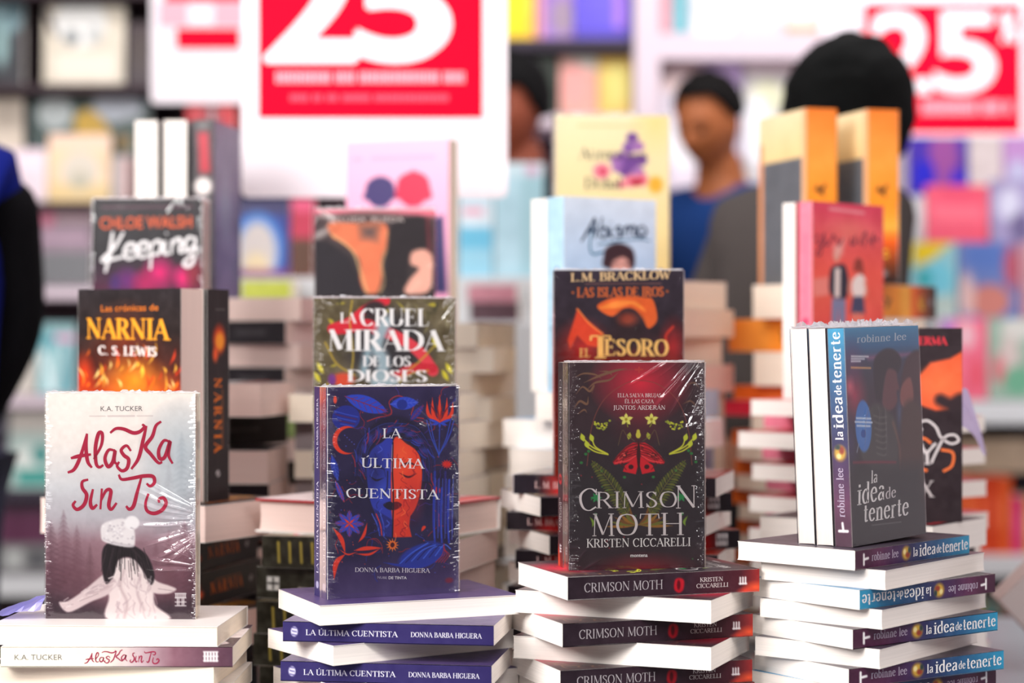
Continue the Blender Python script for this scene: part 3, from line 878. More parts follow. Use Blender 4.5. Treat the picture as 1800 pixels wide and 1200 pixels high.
for k in range(12): c.line([(528, 673), (528 + 25*math.cos(k*.524), 673 + 25*math.sin(k*.524))], 5, (244, 130, 50), 1, 0, False, True)
c.ell((528, 673), 14, 14, (244, 120, 50)); c.ell((528, 673), 8, 9, (70, 20, 40))
c.ell((740, 795), 16, 10, (130, 40, 70), .8, 3)
WT = (248, 246, 250)
c.text('LA', 488, 560, 276, 35, WT, 'serif', y1=274)
c.text('\u00daLTIMA', 408, 646, 388, 35, WT, 'serif', y1=384)
c.text('CUENTISTA', 352, 703, 503, 35, WT, 'serif', y1=496)
c.text('DONNA BARBA HIGUERA', 387, 669, 780, 16, (232, 226, 236), 'serif', y1=770)
c.text('NUBE', 473, 508, 801, 9, (190, 184, 206), 'sans'); c.text('DE TINTA', 514, 582, 801, 10, (240, 236, 244), 'sans', True, y1=798)
t_ = T_B1 * 1000
s = Canvas(218, t_, 0.9, (54, 46, 98)); s.gradx([(0, (52, 44, 96)), (1, (46, 38, 88))]).mottle(12, 9)
s.text('LA \u00daLTIMA CUENTISTA', 24, 120, t_ * .66, t_ * .27, (226, 222, 236), 'serif'); s.text('DONNA BARBA HIGUERA', 133, 206, t_ * .64, t_ * .24, (226, 222, 236), 'serif')
s.ell((12, t_ * .5), 3.6, 5, (206, 202, 226))
for k in range(3): s.line([(10, t_*(.3+.17*k)), (14, t_*(.34+.17*k))], .9, (60, 50, 110), 1, 0, False)
b_ = Canvas(146, 218, 3, (78, 62, 108)); b_.mottle(30, 30, 9)
K_ULTIMA = Kind('ultima', .146, .218, T_B1 - .0003, c, s, b_, 'up', M_PAGE)

# --- dark cover with the red moth
T_C1 = (ZP(1003, 2.05) - TABLE_Z) / 9
c = Canvas(145, 214, 0.6, (52, 38, 44), [(237, 80), (718, 78), (716, 803), (236, 806)])
c.grad([(0, (62, 42, 48)), (.3, (58, 40, 48)), (.6, (44, 38, 44)), (.85, (46, 36, 44)), (1, (58, 36, 44))]).mottle(14, 12, 8)
c.glow((490, 150), 190, 150, (226, 40, 66), .95, .8); c.glow((490, 300), 120, 90, (120, 36, 50), .5); c.glow((500, 800), 200, 60, (150, 30, 44), .8)
c.line([(300, 440), (318, 300), (360, 210), (430, 156), (490, 142), (560, 160), (625, 220), (660, 320), (672, 440)], 3, (140, 70, 62), .8)
BR = (128, 92, 70)
for pts, w in (([(290, 150), (340, 128), (400, 108), (440, 100)], 10), ([(300, 175), (330, 150), (380, 140), (410, 115)], 8), ([(262, 190), (285, 165), (310, 180), (325, 160), (318, 186)], 8), ([(255, 240), (275, 215), (300, 225), (305, 200)], 9), ([(260, 130), (290, 118), (330, 122), (350, 135)], 7), ([(268, 260), (290, 245), (300, 255)], 6), ([(390, 125), (375, 112), (345, 110)], 6)):
    c.line(pts, w, BR, .85, 1, True, True)
    c.line([(2*487 - x if x > 420 else x, y) for x, y in pts], w * .6, BR, .4, 1, True, True)
for pts, w in (([(690, 235), (668, 215), (640, 225)], 8), ([(700, 170), (680, 150), (650, 160)], 7)): c.line(pts, w, BR, .5, 1, True, True)
c.line([(472, 104), (496, 104)], 6, (190, 60, 60), 1, 0, False); c.line([(484, 96), (484, 114)], 6, (190, 60, 60), 1, 0, False)
YG = (206, 206, 60); YG2 = (150, 160, 50); CX = 483
for cx in (438, 528):
    for k in range(5):
        a = -1.57 + k * 1.257; c.line([(cx, 279), (cx + 25*math.cos(a), 279 + 22*math.sin(a))], 13, (226, 222, 110), 1, 0, True, True)
    c.ell((cx, 279), 5, 5, (160, 140, 40)); c.line([(cx + 3, 290), (cx + 8 * (1 if cx > CX else -1) + 14 * (1 if cx < CX else -1), 305)], 3, YG2)
rg = random.Random(9)
for sd in (1, -1):
    f = (lambda p: p) if sd == 1 else (lambda p: (2*CX - p[0], p[1]))
    for k in range(30):
        u = rg.uniform(0, 1); v = rg.uniform(-1, 1)
        c.ell(f((327 + 60*u, 285 + 14*u*(1-u)*4 + v * 12 * (1 - .5*abs(u-.5)) + 10*(1-u))), 3.6, 3.2, [YG, YG2][k % 2])
    for pts in ([(282, 340), (318, 375), (372, 400)], [(318, 346), (330, 375), (372, 400)], [(298, 372), (330, 392), (374, 402)]): c.line([f(p) for p in pts], 5, YG)
    for x, y in ((285, 342), (317, 344), (300, 366)): c.line([f((x + 4, y + 14)), f((x - 5, y - 14))], 17, (196, 204, 60), 1, 0, True, True)
    for x, y in ((296, 400), (280, 430), (306, 390), (352, 460), (432, 482)): c.ell(f((x, y)), 6, 5, (46, 120, 60), .9)
    c.line([f((452, 325)), f((446, 350))], 16, (170, 172, 60), 1, 0, True, True)
    c.line([f((468, 355)), f((440, 335)), f((425, 318)), f((410, 370))], 2, (110, 90, 60))
    # wings
    c.poly([f(p) for p in [(481, 362), (462, 360), (436, 376), (410, 402), (390, 428), (396, 438), (426, 434), (452, 428), (478, 404)]], (196, 30, 44), 1, 1)
    c.poly([f(p) for p in [(478, 404), (452, 428), (434, 440), (426, 462), (444, 466), (472, 472), (480, 440)]], (206, 26, 42), 1, 1)
    for k in range(5): c.line([f((478, 376 + 8*k)), f((440 - 4*k, 390 + 10*k)), f((402 + 9*k, 428 + 7*k))], 2.6, (90, 14, 26), .9)
    c.ell(f((432, 405)), 10, 8, (70, 12, 22)); c.ell(f((432, 405)), 5, 4, (226, 80, 70)); c.ell(f((455, 446)), 9, 8, (60, 12, 22)); c.line([f((400, 432)), f((440, 424)), f((472, 408))], 5, (236, 70, 74), .8)
    # wing scales
    for k in range(24):
        u = rg.random(); x = 478 - 78*u; y = 372 + 52*u + rg.uniform(-10, 16); c.line([f((x, y)), f((x - 6, y + 3))], 3, [(240, 90, 84), (120, 16, 28), (70, 12, 20)][k % 3], .8)
    c.line([f((480, 364)), f((440, 378)), f((392, 428))], 4, (96, 14, 26), .9)
    # ferns
    ax = [(452, 622), (420, 560), (374, 490), (318, 424)]; axc = catmull([f(p) for p in ax], 8)
    c.line([f(p) for p in ax], 2.5, (120, 110, 50))
    for i in range(2, len(axc) - 1):
        t = i / len(axc); p = axc[i]; L = 40 * math.sin(math.pi * min(1, t * .8 + .18))
        for ang in (0.35, 2.1):
            aa = -2.2 + (ang - 1.2); d = np.array([math.cos(aa), math.sin(aa)]) * L
            if sd == -1: d[0] = -d[0]
            c.line([tuple(p), tuple(p + d*.6 + np.array([0, 3])), tuple(p + d + np.array([0, 10]))], 8, [(104, 106, 44), (78, 86, 38)][i % 2], .95, 0, True, True)
    for k in range(6):
        a = .15 + k * .2; c.line([(CX - 3, 650), f((CX - 60*math.cos(a), 650 - 40*math.sin(a) + 10)), f((CX - (120 - 8*k)*math.cos(a), 668 - 90*math.sin(a)))], 12, [(150, 104, 40), (110, 110, 44), (120, 76, 36)][k % 3], .9, 0, True, True)
    for k in range(6):
        a = k * 1.047; c.line([f((332, 553)), f((332 + 20*math.cos(a), 553 + 18*math.sin(a)))], 8, (40, 140, 76), 1, 0, True, True)
    c.line([f((310, 620)), f((322, 640)), f((318, 655))], 10, (120, 150, 50), .9, 0, True, True)
    c.ell(f((330, 612)), 6, 6, (50, 130, 70), .8)
for p, r in (((481, 334), 9), ((481, 322), 6)): c.ell(p, r, r * 1.3, (206, 196, 70))
c.line([(482, 356), (482, 400), (482, 470)], 13, (60, 12, 20), 1, 0, True, True)
c.line([(478, 362), (470, 346), (455, 338)], 2, (90, 30, 30)); c.line([(486, 362), (494, 346), (510, 338)], 2, (90, 30, 30))
for q in range(14): c.ell((rg.uniform(270, 700), rg.uniform(440, 780)), 2.6, 2.6, [(60, 130, 70), (150, 40, 50)][q % 2], .8)
c.text('ELLA SALVA BRUJAS', 408, 562, 201, 13, (240, 222, 222), 'serif')
c.text('\u00c9L LAS CAZA', 433, 537, 222, 13, (240, 222, 222), 'serif')
c.text('JUNTOS ARDER\u00c1N', 393, 577, 245, 15, (240, 222, 222), 'serif')
GY = (214, 204, 204)
c.text('C', 272, 334, 598, 78, GY, 'fine'); c.text('RIMSO', 332, 618, 589, 56, GY, 'fine'); c.text('N', 614, 687, 592, 78, GY, 'fine')
c.text('M', 318, 396, 686, 76, GY, 'fine'); c.text('OTH', 402, 642, 686, 76, GY, 'fine')
c.text('KRISTEN CICCARELLI', 298, 666, 726, 29, (238, 232, 230), 'serif')
c.text('montena', 452, 513, 762, 12, (236, 230, 230), 'sans', True)
t_ = T_C1 * 1000
s = Canvas(214, t_, 0.9, (50, 36, 44)); s.gradx([(0, (38, 28, 36)), (.6, (50, 32, 42)), (.9, (74, 30, 40)), (1, (150, 40, 40))]).mottle(18, 8)
s.glow((210, t_ * .8), 18, 8, (246, 90, 50), .95); s.glow((198, t_ * .95), 12, 5, (240, 70, 50), .9)
s.text('CRIMSON MOTH', 18, 104, t_ * .68, t_ * .38, (176, 168, 172), 'fine')
s.poly([(118, 8), (123, 6), (128, 9), (127, 18), (122, 21), (117, 17)], (176, 26, 40), 1, 1, True); s.ell((122, 13), 2, 5, (90, 14, 24))
s.text('KRISTEN', 146, 172, t_ * .46, t_ * .18, (206, 196, 196), 'serif'); s.text('CICCARELLI', 142, 178, t_ * .72, t_ * .18, (206, 196, 196), 'serif')
for k in range(3): s.line([(192 + 3*k, t_*.35), (192 + 3*k, t_*.62)], 1.6, (236, 230, 230), 1, 0, False)
s.line([(191, t_*.62), (199, t_*.62)], 1.6, (236, 230, 230), 1, 0, False)
b_ = Canvas(145, 214, 3, (70, 46, 54)); b_.mottle(26, 24, 4)
K_CRIMSON = Kind('crimson', .145, .214, T_C1 - .0003, c, s, b_, 'down', M_PAGE)
c.mottle(0, 1)

# --- teal cover, couple nose to nose
T_D1 = (ZP(963, 2.03) - TABLE_Z) / 12
c = Canvas(145, 221.5, 0.7, (40, 40, 52), [(403, 78), (632, 56), (667, 716), (440, 774)])
c.grad([(0, (60, 146, 190)), (.09, (50, 112, 160)), (.16, (56, 62, 92)), (.3, (62, 46, 66)), (.6, (46, 40, 50)), (1, (38, 36, 44))])
c.glow((440, 290), 60, 70, (214, 60, 100), .8); c.glow((425, 260), 24, 28, (250, 120, 140), .8); c.glow((430, 180), 60, 60, (120, 70, 120), .7); c.glow((430, 440), 40, 80, (70, 60, 120), .7)
c.glow((640, 480), 40, 140, (96, 70, 64), .7); c.glow((610, 330), 40, 90, (110, 60, 70), .6); c.glow((580, 340), 20, 60, (90, 120, 170), .6)
c.poly([(470, 162), (540, 150), (610, 142), (618, 152), (560, 166), (480, 176)], (206, 110, 150), .55, 6)
c.poly([(498, 230), (500, 170), (530, 138), (562, 140), (582, 170), (572, 210), (540, 230), (535, 290), (508, 300)], (38, 28, 44), 1, 4, True)
c.poly([(538, 205), (566, 205), (572, 235), (578, 262), (570, 270), (572, 300), (560, 325), (536, 335), (525, 300)], (112, 66, 74), 1, 4, True)
c.poly([(600, 160), (640, 140), (652, 240), (640, 300), (612, 310), (590, 280), (584, 230)], (74, 44, 54), 1, 5, True)
c.poly([(590, 240), (612, 225), (622, 290), (604, 320), (584, 310), (580, 275)], (150, 88, 84), 1, 4, True)
c.poly([(505, 310), (540, 330), (570, 370), (578, 500), (560, 540), (470, 500), (462, 400), (480, 340)], (74, 72, 74), .95, 6, True)
for q in range(7): c.line([(500 + 2*q, 350 + 20*q), (520 + 2*q, 356 + 20*q), (540, 352 + 20*q)], 4, (110, 108, 106), .7, 2)
c.poly([(590, 320), (640, 310), (662, 500), (620, 560), (585, 500)], (82, 58, 54), .9, 8, True)
c.line([(560, 370), (580, 440), (585, 520)], 8, (150, 96, 80), .6, 5)
c.line([(440, 504), (520, 498), (570, 496)], 6, (180, 40, 70), .8, 3)
c.poly([(440, 510), (650, 490), (667, 716), (440, 774)], (44, 44, 50), .72, 14)
c.ell((469, 386), 33, 57, (72, 132, 206), 1, 2); c.glow((469, 400), 30, 40, (96, 150, 214), .7)
for y, w in ((362, 22), (374, 26), (386, 20)): c.line([(469 - w, y), (469 + w, y - 1)], 5, (206, 222, 244), .9, 1, False)
c.ell((469, 410), 10, 9, (40, 90, 170)); c.line([(455, 444), (450, 470)], 4, (150, 160, 180), .7, 1)
for y, w, cl in ((164, 26, (230, 230, 236)), (180, 14, (230, 230, 236)), (200, 30, (240, 180, 120)), (172, 20, (220, 220, 230))): c.line([(428, y + 2), (428 + 2*w, y)], 5, cl, .75, 1.5, False)
c.ell((418, 538), 10, 14, (220, 110, 90), .7, 4)
c.text('robinne lee', 443, 596, 122, 24, (190, 206, 220), 'serif', y1=104)
c.text('la', 494, 514, 566, 40, WHITE, 'serif', y1=563)
c.text('idea', 453, 536, 638, 68, WHITE, 'serif', y1=616); c.text('de', 540, 572, 614, 36, (226, 220, 222), 'serif', y1=606)
c.text('tenerte', 474, 612, 692, 60, WHITE, 'serif', y1=660)
c.line([(500, 700), (590, 684)], 3, (120, 116, 120), .7, 1, False)
t_ = T_D1 * 1000
s = Canvas(221.5, t_, 0.8, (40, 40, 60)); s.gradx([(0, (66, 30, 52)), (.2, (92, 40, 76)), (.38, (66, 40, 84)), (.5, (44, 50, 92)), (.72, (40, 92, 136)), (1, (44, 150, 190))]).mottle(26, 9, 6)
s.text('robinne lee', 30, 80, t_ * .62, t_ * .42, (190, 176, 196), 'serif'); s.text('la', 108, 117, t_ * .7, t_ * .46, WHITE, 'serif')
s.text('idea', 120, 152, t_ * .74, t_ * .62, WHITE, 'serif'); s.text('de', 154, 164, t_ * .7, t_ * .42, WHITE, 'serif'); s.text('tenerte', 166, 218, t_ * .74, t_ * .6, WHITE, 'serif')
s.ell((95, t_ * .48), 8, t_ * .36, (204, 160, 60), .95, 2); s.ell((92, t_*.4), 3, 3, (240, 220, 150), .9, 1); s.ell((98, t_*.58), 4, 3, (150, 60, 40), .9, 1); s.ell((101, t_*.35), 2.5, 3, (40, 60, 60), .9, 1)
s.line([(16, t_*.25), (16, t_*.75)], 2.8, WHITE, 1, 0, False); s.line([(16, t_*.5), (24, t_*.46)], 2.6, WHITE, 1, 0, False)
b_ = Canvas(145, 221.5, 3, (66, 56, 68)); b_.mottle(40, 40, 3)
K_TENERTE = Kind('tenerte', .145, .2215, T_D1 - .0003, c, s, b_, 'up', M_PAGE)
# ------------------------------------------------------------------ covers of the second row
TS = (240, 160, 40)
# fiery cover
T_A2 = (ZP(888, 2.315) - TABLE_Z) / 6
c = Canvas(156, 252.5, 1.0, (34, 24, 24), [(302, 765), (724, 772), (724, 1620), (302, 1640)])
c.grad([(0, (38, 32, 34)), (.2, (36, 26, 24)), (.38, (70, 24, 14)), (.5, (190, 60, 14)), (.7, (120, 40, 14)), (1, (40, 22, 18))])
c.glow((500, 980), 190, 160, (130, 44, 16), .7); c.glow((540, 1140), 180, 110, (255, 150, 30), .9); c.glow((330, 1110), 60, 90, (230, 60, 14), .9)
rg = random.Random(3)
for k in range(46):
    x = rg.uniform(310, 710); y = rg.uniform(1040, 1190); a = rg.uniform(-2.2, -.9); L = rg.uniform(20, 75)
    c.line([(x, y), (x + L*.5*math.cos(a) + 5, y + L*.5*math.sin(a)), (x + L*math.cos(a), y + L*math.sin(a))], rg.uniform(5, 14), [(255, 190, 60), (250, 110, 20), (210, 50, 14), (255, 230, 140)][k % 4], .75, 3, True, True)
c.mottle(24, 10, 4)
c.text('Las cr\u00f3nicas de', 402, 636, 858, 26, (226, 120, 30), 'sans')
c.text('NARNIA', 340, 684, 966, 80, TS, 'serifbold', y1=974)
c.text('C. S. LEWIS', 390, 630, 1034, 36, (240, 226, 220), 'serifbold', y1=1040)
t_ = T_A2 * 1000
s = Canvas(252.5, t_, 1.0, (36, 28, 30)); s.mottle(10, 9)
s.line([(2, t_*.5), (243, t_*.5)], 1.2, (58, 46, 48), .8, 0, False)
s.ell((60, t_*.45), 17, t_*.27, (200, 56, 20), 1, 4); s.ell((62, t_*.42), 11, t_*.2, (250, 150, 40), 1, 3); s.ell((78, t_*.62), 9, 5, (240, 90, 40), .9, 2)
s.text('N A R N I A', 106, 196, t_ * .66, t_ * .3, (226, 110, 20), 'serifbold')
s.line([(120, t_*.3), (190, t_*.3)], 1.6, (150, 80, 30), .9, 0, False); s.line([(24, t_*.6), (24, t_*.2)], 1.4, (120, 110, 110), .7, 0, False)
s.ell((220, t_*.5), 4, 4, (190, 180, 180)); s.line([(217, t_*.4), (224, t_*.6)], 1.2, (30, 26, 28), 1, 0, False)
K_FIRE = Kind('fire', .156, .2525, T_A2 - .0003, c, s, (34, 28, 30), 'down', M_PAGE3)

# leafy cover with red ribbon and big white title
T_B2 = (ZP(880, 2.315) - .04 - TABLE_Z) / 6
c = Canvas(166, 235.5, 1.0, (112, 100, 74), [(318, 760), (950, 758), (950, 1622), (318, 1628)])
c.mottle(70, 14, 2); c.ell((640, 960), 190, 160, (56, 52, 56), .9, 40)
for k in range(70):
    x = rg.uniform(325, 940); y = rg.uniform(770, 1150)
    if abs(x - 630) < 170 and 840 < y < 1080: continue
    a = rg.uniform(0, 6.28); L = rg.uniform(25, 70)
    c.line([(x, y), (x + L*.5*math.cos(a) + 8, y + L*.5*math.sin(a)), (x + L*math.cos(a), y + L*math.sin(a))], rg.uniform(8, 20), [(128, 116, 80), (84, 78, 56), (150, 140, 110), (100, 92, 60), (196, 180, 60)][k % 5], .8, 2, True, True)
c.line([(640, 770), (560, 800), (480, 860), (400, 890)], 40, (226, 48, 66), 1, 2, True); c.line([(405, 895), (470, 890), (560, 870), (600, 900)], 44, (220, 40, 60), 1, 2)
c.line([(600, 890), (700, 930), (790, 990), (850, 1070)], 50, (232, 70, 84), 1, 2); c.line([(850, 1060), (760, 1060), (660, 1110)], 40, (214, 40, 60), 1, 2)
c.ell((590, 810), 50, 40, (60, 46, 50), 1, 8); c.line([(640, 860), (600, 960), (630, 1040), (600, 1120)], 60, (166, 186, 194), .9, 14); c.line([(560, 990), (540, 1080)], 40, (150, 176, 186), .9, 14)
c.ell((450, 1110), 50, 30, (226, 90, 60), 1, 8); c.ell((640, 1115), 60, 30, (170, 190, 196), 1, 8); c.ell((400, 1110), 18, 26, (130, 70, 150), .9, 5)
for pts in ([(490, 770), (480, 860), (495, 1000), (480, 1110)], [(370, 950), (420, 1040), (500, 1090)], [(700, 1100), (790, 1030), (860, 960)], [(830, 1070), (760, 1080), (700, 1120)]): c.line(pts, 7, (206, 176, 60), .9, 1)
for x, y in ((922, 1060), (348, 1060), (905, 1090), (335, 1100), (860, 950)): c.line([(x - 14, y - 24), (x + 14, y + 24)], 20, (226, 214, 60), 1, 1, True, True)
c.text('LA', 436, 512, 866, 44, WHITE, 'didone'); c.text('CRUEL', 524, 832, 878, 74, WHITE, 'didone')
c.text('MIRADA', 384, 908, 984, 88, WHITE, 'didone'); c.text('DE LOS', 536, 752, 1052, 44, WHITE, 'didone'); c.text('DIOSES', 466, 826, 1118, 50, WHITE, 'didone')
t_ = T_B2 * 1000
s = Canvas(235.5, t_, 1.2, (50, 48, 38)); s.mottle(60, 9, 3)
s.ell((60, t_*.5), 26, 9, (38, 36, 34), .9, 5)
for k in range(4): s.line([(20 + 14*k, t_*.2), (21 + 14*k, t_*.8)], 3.4, (186, 164, 70), .8, .6, False)
for k in range(3): s.line([(120 + 22*k, t_*.3), (136 + 22*k, t_*.34)], 5, (206, 200, 190), .85, .8, False)
s.poly([(206, 10), (222, 10), (222, 26), (206, 26)], (230, 228, 222)); s.line([(208, 18), (220, 18)], 2.4, (50, 48, 44), 1, 0, False); s.line([(214, 12), (214, 24)], 2, (50, 48, 44), 1, 0, False)
K_LEAF = Kind('leaf', .166, .2355, T_B2 - .0003, c, s, (66, 62, 48), 'down', M_PAGE3)
# red hardcover lying on that stack
c = Canvas(165, 240, 3, (216, 196, 196)); c.mottle(26, 20); c.poly([(0, 0), (165, 0), (165, 60), (0, 40)], (196, 60, 66), .8, 8)
c.edge = (160, 30, 40)
s = Canvas(240, 40, 2, (150, 26, 38)); s.mottle(20, 12)
K_HARD = Kind('hard', .165, .24, .0398, c, s, (150, 28, 40), 'down', M_PAGE3, None, .0028, .004)

# dark dragon cover
T_C2 = (ZP(838, 2.325) - TABLE_Z) / 13
c = Canvas(152, 241, 1.0, (38, 26, 38), [(285, 690), (812, 688), (812, 1535), (285, 1545)])
c.grad([(0, (50, 38, 54)), (.25, (44, 30, 44)), (.45, (70, 22, 26)), (1, (150, 40, 24))])
c.glow((400, 1010), 130, 140, (206, 36, 30), .9); c.glow((770, 1000), 70, 140, (190, 30, 34), .9); c.glow((600, 1100), 260, 100, (220, 60, 24), .7)
c.poly([(460, 840), (510, 806), (580, 796), (660, 800), (690, 812), (706, 890), (670, 928), (640, 880), (610, 850), (570, 848), (520, 880)], (232, 104, 40), 1, 3, True)
c.poly([(470, 845), (540, 815), (620, 818), (660, 860), (600, 830), (540, 846)], (250, 150, 60), .9, 4, True)
c.poly([(380, 850), (400, 880), (440, 910), (484, 950), (470, 1010), (420, 1000), (380, 960), (350, 1020), (340, 980)], (226, 70, 34), .95, 4)
c.line([(380, 850), (430, 910), (484, 952)], 8, (250, 130, 60)); c.line([(770, 920), (740, 960), (752, 1010)], 10, (226, 60, 40), .9, 3)
c.ell((590, 930), 60, 70, (44, 22, 30), .8, 20); c.ell((585, 890), 44, 30, (150, 60, 40), .7, 10)
c.mottle(26, 10, 6)
c.line([(412, 745), (720, 742)], 3, (190, 120, 100), .8, 0, False)
c.text('L.M. BRACKLOW', 352, 762, 736, 34, (236, 200, 150), 'serifbold', y1=722)
c.text('LAS ISLAS DE IROS', 378, 732, 800, 38, (222, 110, 50), 'serifbold', y1=794); c.ell((362, 782), 5, 5, (222, 110, 50)); c.ell((746, 774), 5, 5, (222, 110, 50))
c.text('EL', 388, 432, 1048, 34, (244, 190, 110), 'serifbold'); c.text('T', 430, 520, 1050, 92, (250, 196, 110), 'serifbold'); c.text('ESORO', 488, 752, 1040, 66, (250, 200, 116), 'serifbold')
t_ = T_C2 * 1000
s = Canvas(241, t_, 1.0, (30, 22, 28)); s.gradx([(0, (30, 24, 30)), (.12, (34, 24, 30)), (.22, (190, 26, 26)), (.6, (216, 36, 30)), (.82, (190, 26, 26)), (.9, (34, 24, 30)), (1, (30, 24, 30))]).mottle(16, 9)
s.text('L. M. BRACKLOW', 26, 96, t_ * .68, t_ * .34, (240, 200, 196), 'serif')
s.poly([(210, 4), (225, 4), (225, t_ - 4), (210, t_ - 4)], (232, 226, 226))
for k in range(3): s.line([(212 + 4.5*k, 6), (213.5 + 4.5*k, t_ - 6)], 1.6, (40, 34, 38), 1, 0, False)
s.line([(211, t_*.5), (224, t_*.5)], 1.4, (40, 34, 38), 1, 0, False)
K_DRAGON = Kind('dragon', .152, .241, T_C2 - .0003, c, s, (176, 60, 66), 'down', M_PAGE)

# black and orange cover (behind the teal book)
T_D2 = (ZP(917, 2.365) - TABLE_Z) / 7
c = Canvas(150, 230, 1.0, (48, 38, 42), [(480, 72), (746, 64), (742, 690), (480, 700)])
c.poly([(520, 150), (600, 190), (645, 200), (660, 218), (680, 180), (720, 165), (746, 140), (746, 290), (720, 310), (715, 330), (690, 335), (660, 320), (600, 330), (520, 320)], (226, 92, 56), 1, 4)
c.mottle(16, 8, 3)
c.glow((700, 250), 80, 60, (246, 120, 70), .6)
for pts in ([(600, 300), (640, 330), (660, 350)], [(700, 300), (720, 312), (740, 296)]): c.line(pts, 30, (52, 40, 44), 1, 8)
OR = (222, 110, 60); LG = (206, 196, 196)
for pts in ([(662, 400), (654, 380), (672, 368), (690, 388), (700, 420), (720, 440), (736, 430), (728, 412), (708, 420), (690, 470), (680, 505)], [(655, 450), (670, 470), (690, 440)]): c.pen(pts, 6, LG)
for pts in ([(700, 460), (724, 470), (722, 510), (704, 530)], [(652, 440), (664, 425), (680, 440)], [(655, 520), (672, 530)]): c.pen(pts, 7, OR)
c.text('Y', 652, 690, 508, 62, LG, 'serif'); c.text('X', 655, 686, 612, 50, LG, 'serif')
c.text('VERMA', 640, 716, 122, 26, (222, 56, 70), 'serifbold', y1=120)
t_ = T_D2 * 1000
s = Canvas(230, t_, 2, (46, 38, 42)); s.mottle(14, 9); s.text('VERMA', 30, 80, t_*.6, t_*.26, (222, 56, 70), 'serif')
K_ORANGE = Kind('orange', .150, .23, T_D2 - .0003, c, s, (196, 90, 60), 'down', M_PAGE)

# ------------------------------------------------------------------ third row
T_A3 = (ZP(672, 2.66) - TABLE_Z) / 9
c = Canvas(151, 245.5, 1.3, (38, 34, 38), [(378, 402), (822, 408), (822, 1135), (378, 1135)])
c.grad([(0, (46, 42, 46)), (.3, (38, 36, 40)), (.42, (60, 24, 50)), (.6, (120, 20, 70)), (1, (60, 24, 50))])
for x, y, w, h, col in ((650, 700, 50, 50, (226, 16, 116)), (745, 720, 30, 40, (250, 30, 130)), (520, 730, 40, 40, (110, 30, 120)), (790, 700, 30, 60, (150, 40, 60)), (590, 740, 40, 40, (190, 20, 100)), (470, 740, 20, 30, (70, 30, 110))): c.glow((x, y), w * 1.6, h * 1.6, col, 1, .7)
c.mottle(20, 12); c.line([(420, 436), (780, 440)], 12, (120, 70, 90), .6, 5, False)
c.text('CHLOE WALSH', 410, 780, 522, 46, (224, 98, 48), 'sans', True)
SCRIPT = {'e': (.38, [[(0, .25), (.3, .3), (.28, .5), (.1, .5), (0, .25), (.12, .03), (.38, .1)]]), 'p': (.38, [[(.05, .5), (0, -.42)], [(.03, .4), (.2, .52), (.32, .4), (.25, .1), (.05, .08)]]),
 'i': (.22, [[(.05, .5), (.03, .1), (.16, .04)], [(.08, .72), (.1, .76)]]), 'n': (.4, [[(.03, .5), (0, .02)], [(.02, .3), (.15, .5), (.28, .45), (.26, .08), (.4, .06)]]),
 'g': (.42, [[(.3, .45), (.12, .52), (0, .3), (.1, .05), (.28, .25), (.31, .48)], [(.32, .5), (.26, -.25), (.1, -.45), (-.02, -.3), (.44, .12)]]), 'K': (.5, [[(.16, 1), (.08, .3), (-.06, -.35)], [(.48, .95), (.2, .45), (-.14, .1), (.0, .06), (.5, .12)]]),
 'b': (.38, [[(.1, 1), (0, .05)], [(.02, .3), (.2, .5), (.32, .3), (.2, .03), (0, .08)]]), 's': (.34, [[(.28, .45), (.12, .52), (.06, .38), (.24, .22), (.2, .03), (0, .08)]]),
 'm': (.54, [[(.02, .5), (0, .02)], [(.02, .3), (.14, .5), (.22, .4), (.2, .02)], [(.2, .3), (.34, .5), (.44, .4), (.42, .06), (.54, .06)]]), 'o': (.38, [[(.18, .5), (.02, .35), (.06, .05), (.24, .02), (.34, .25), (.2, .5)]]),
 'A': (.6, [[(.42, 1), (.22, .5), (-.1, -.1)], [(.42, 1), (.46, .5), (.42, .02)], [(.06, .34), (.3, .4), (.52, .36)]])}
def script(cv, txt, x0, y0, ux, uy, w, col, rise=0.0, fn=None):
    x = 0.0
    for ch in txt:
        adv, sts = SCRIPT[ch]
        for st in sts:
            pts = [(x0 + (x + a) * ux, y0 - b * uy + (x + a) * ux * rise) for a, b in st]
            cv.pen([fn(p) for p in pts] if fn else pts, w, col, lambda t: .75 + .45 * math.sin(math.pi * t))
        x += adv
script(c, 'Keeping', 440, 655, 138, 118, 13, (236, 232, 232), -.10)
t_ = T_A3 * 1000
s = Canvas(245.5, t_, 1.6, (36, 30, 34)); s.mottle(12, 9); s.text('CHLOE WALSH', 40, 100, t_*.6, t_*.22, (150, 80, 50), 'sans', True); s.line([(120, t_*.5), (180, t_*.5)], 6, (120, 110, 112), .6, 3, False)
K_KEEP = Kind('keep', .151, .2455, T_A3 - .0003, c, s, (40, 34, 38), 'down', M_PAGE3)

T_B3 = (ZP(692, 2.66) - TABLE_Z) / 10
c = Canvas(161, 246, 1.4, (70, 62, 66), [(345, 380), (872, 384), (868, 1180), (345, 1190)])
c.grad([(0, (150, 120, 116)), (.06, (90, 76, 78)), (.4, (64, 58, 60)), (1, (60, 56, 60))])
c.line([(360, 385), (600, 372), (860, 395)], 40, (240, 130, 150), .9, 8); c.line([(380, 400), (440, 430), (390, 480), (350, 500)], 30, (200, 190, 186), .7, 10)
c.poly([(410, 440), (540, 440), (650, 440), (670, 520), (640, 600), (640, 680), (620, 745), (570, 745), (545, 690), (540, 600), (470, 530), (420, 500)], (240, 140, 100), 1, 6, True)
c.poly([(540, 450), (630, 445), (620, 520), (550, 510)], (120, 96, 92), .8, 18); c.line([(420, 490), (510, 560), (545, 650), (575, 745)], 7, (250, 214, 150), .9, 2); c.line([(665, 480), (665, 540), (640, 620), (650, 700), (630, 745)], 7, (250, 214, 150), .8, 2)
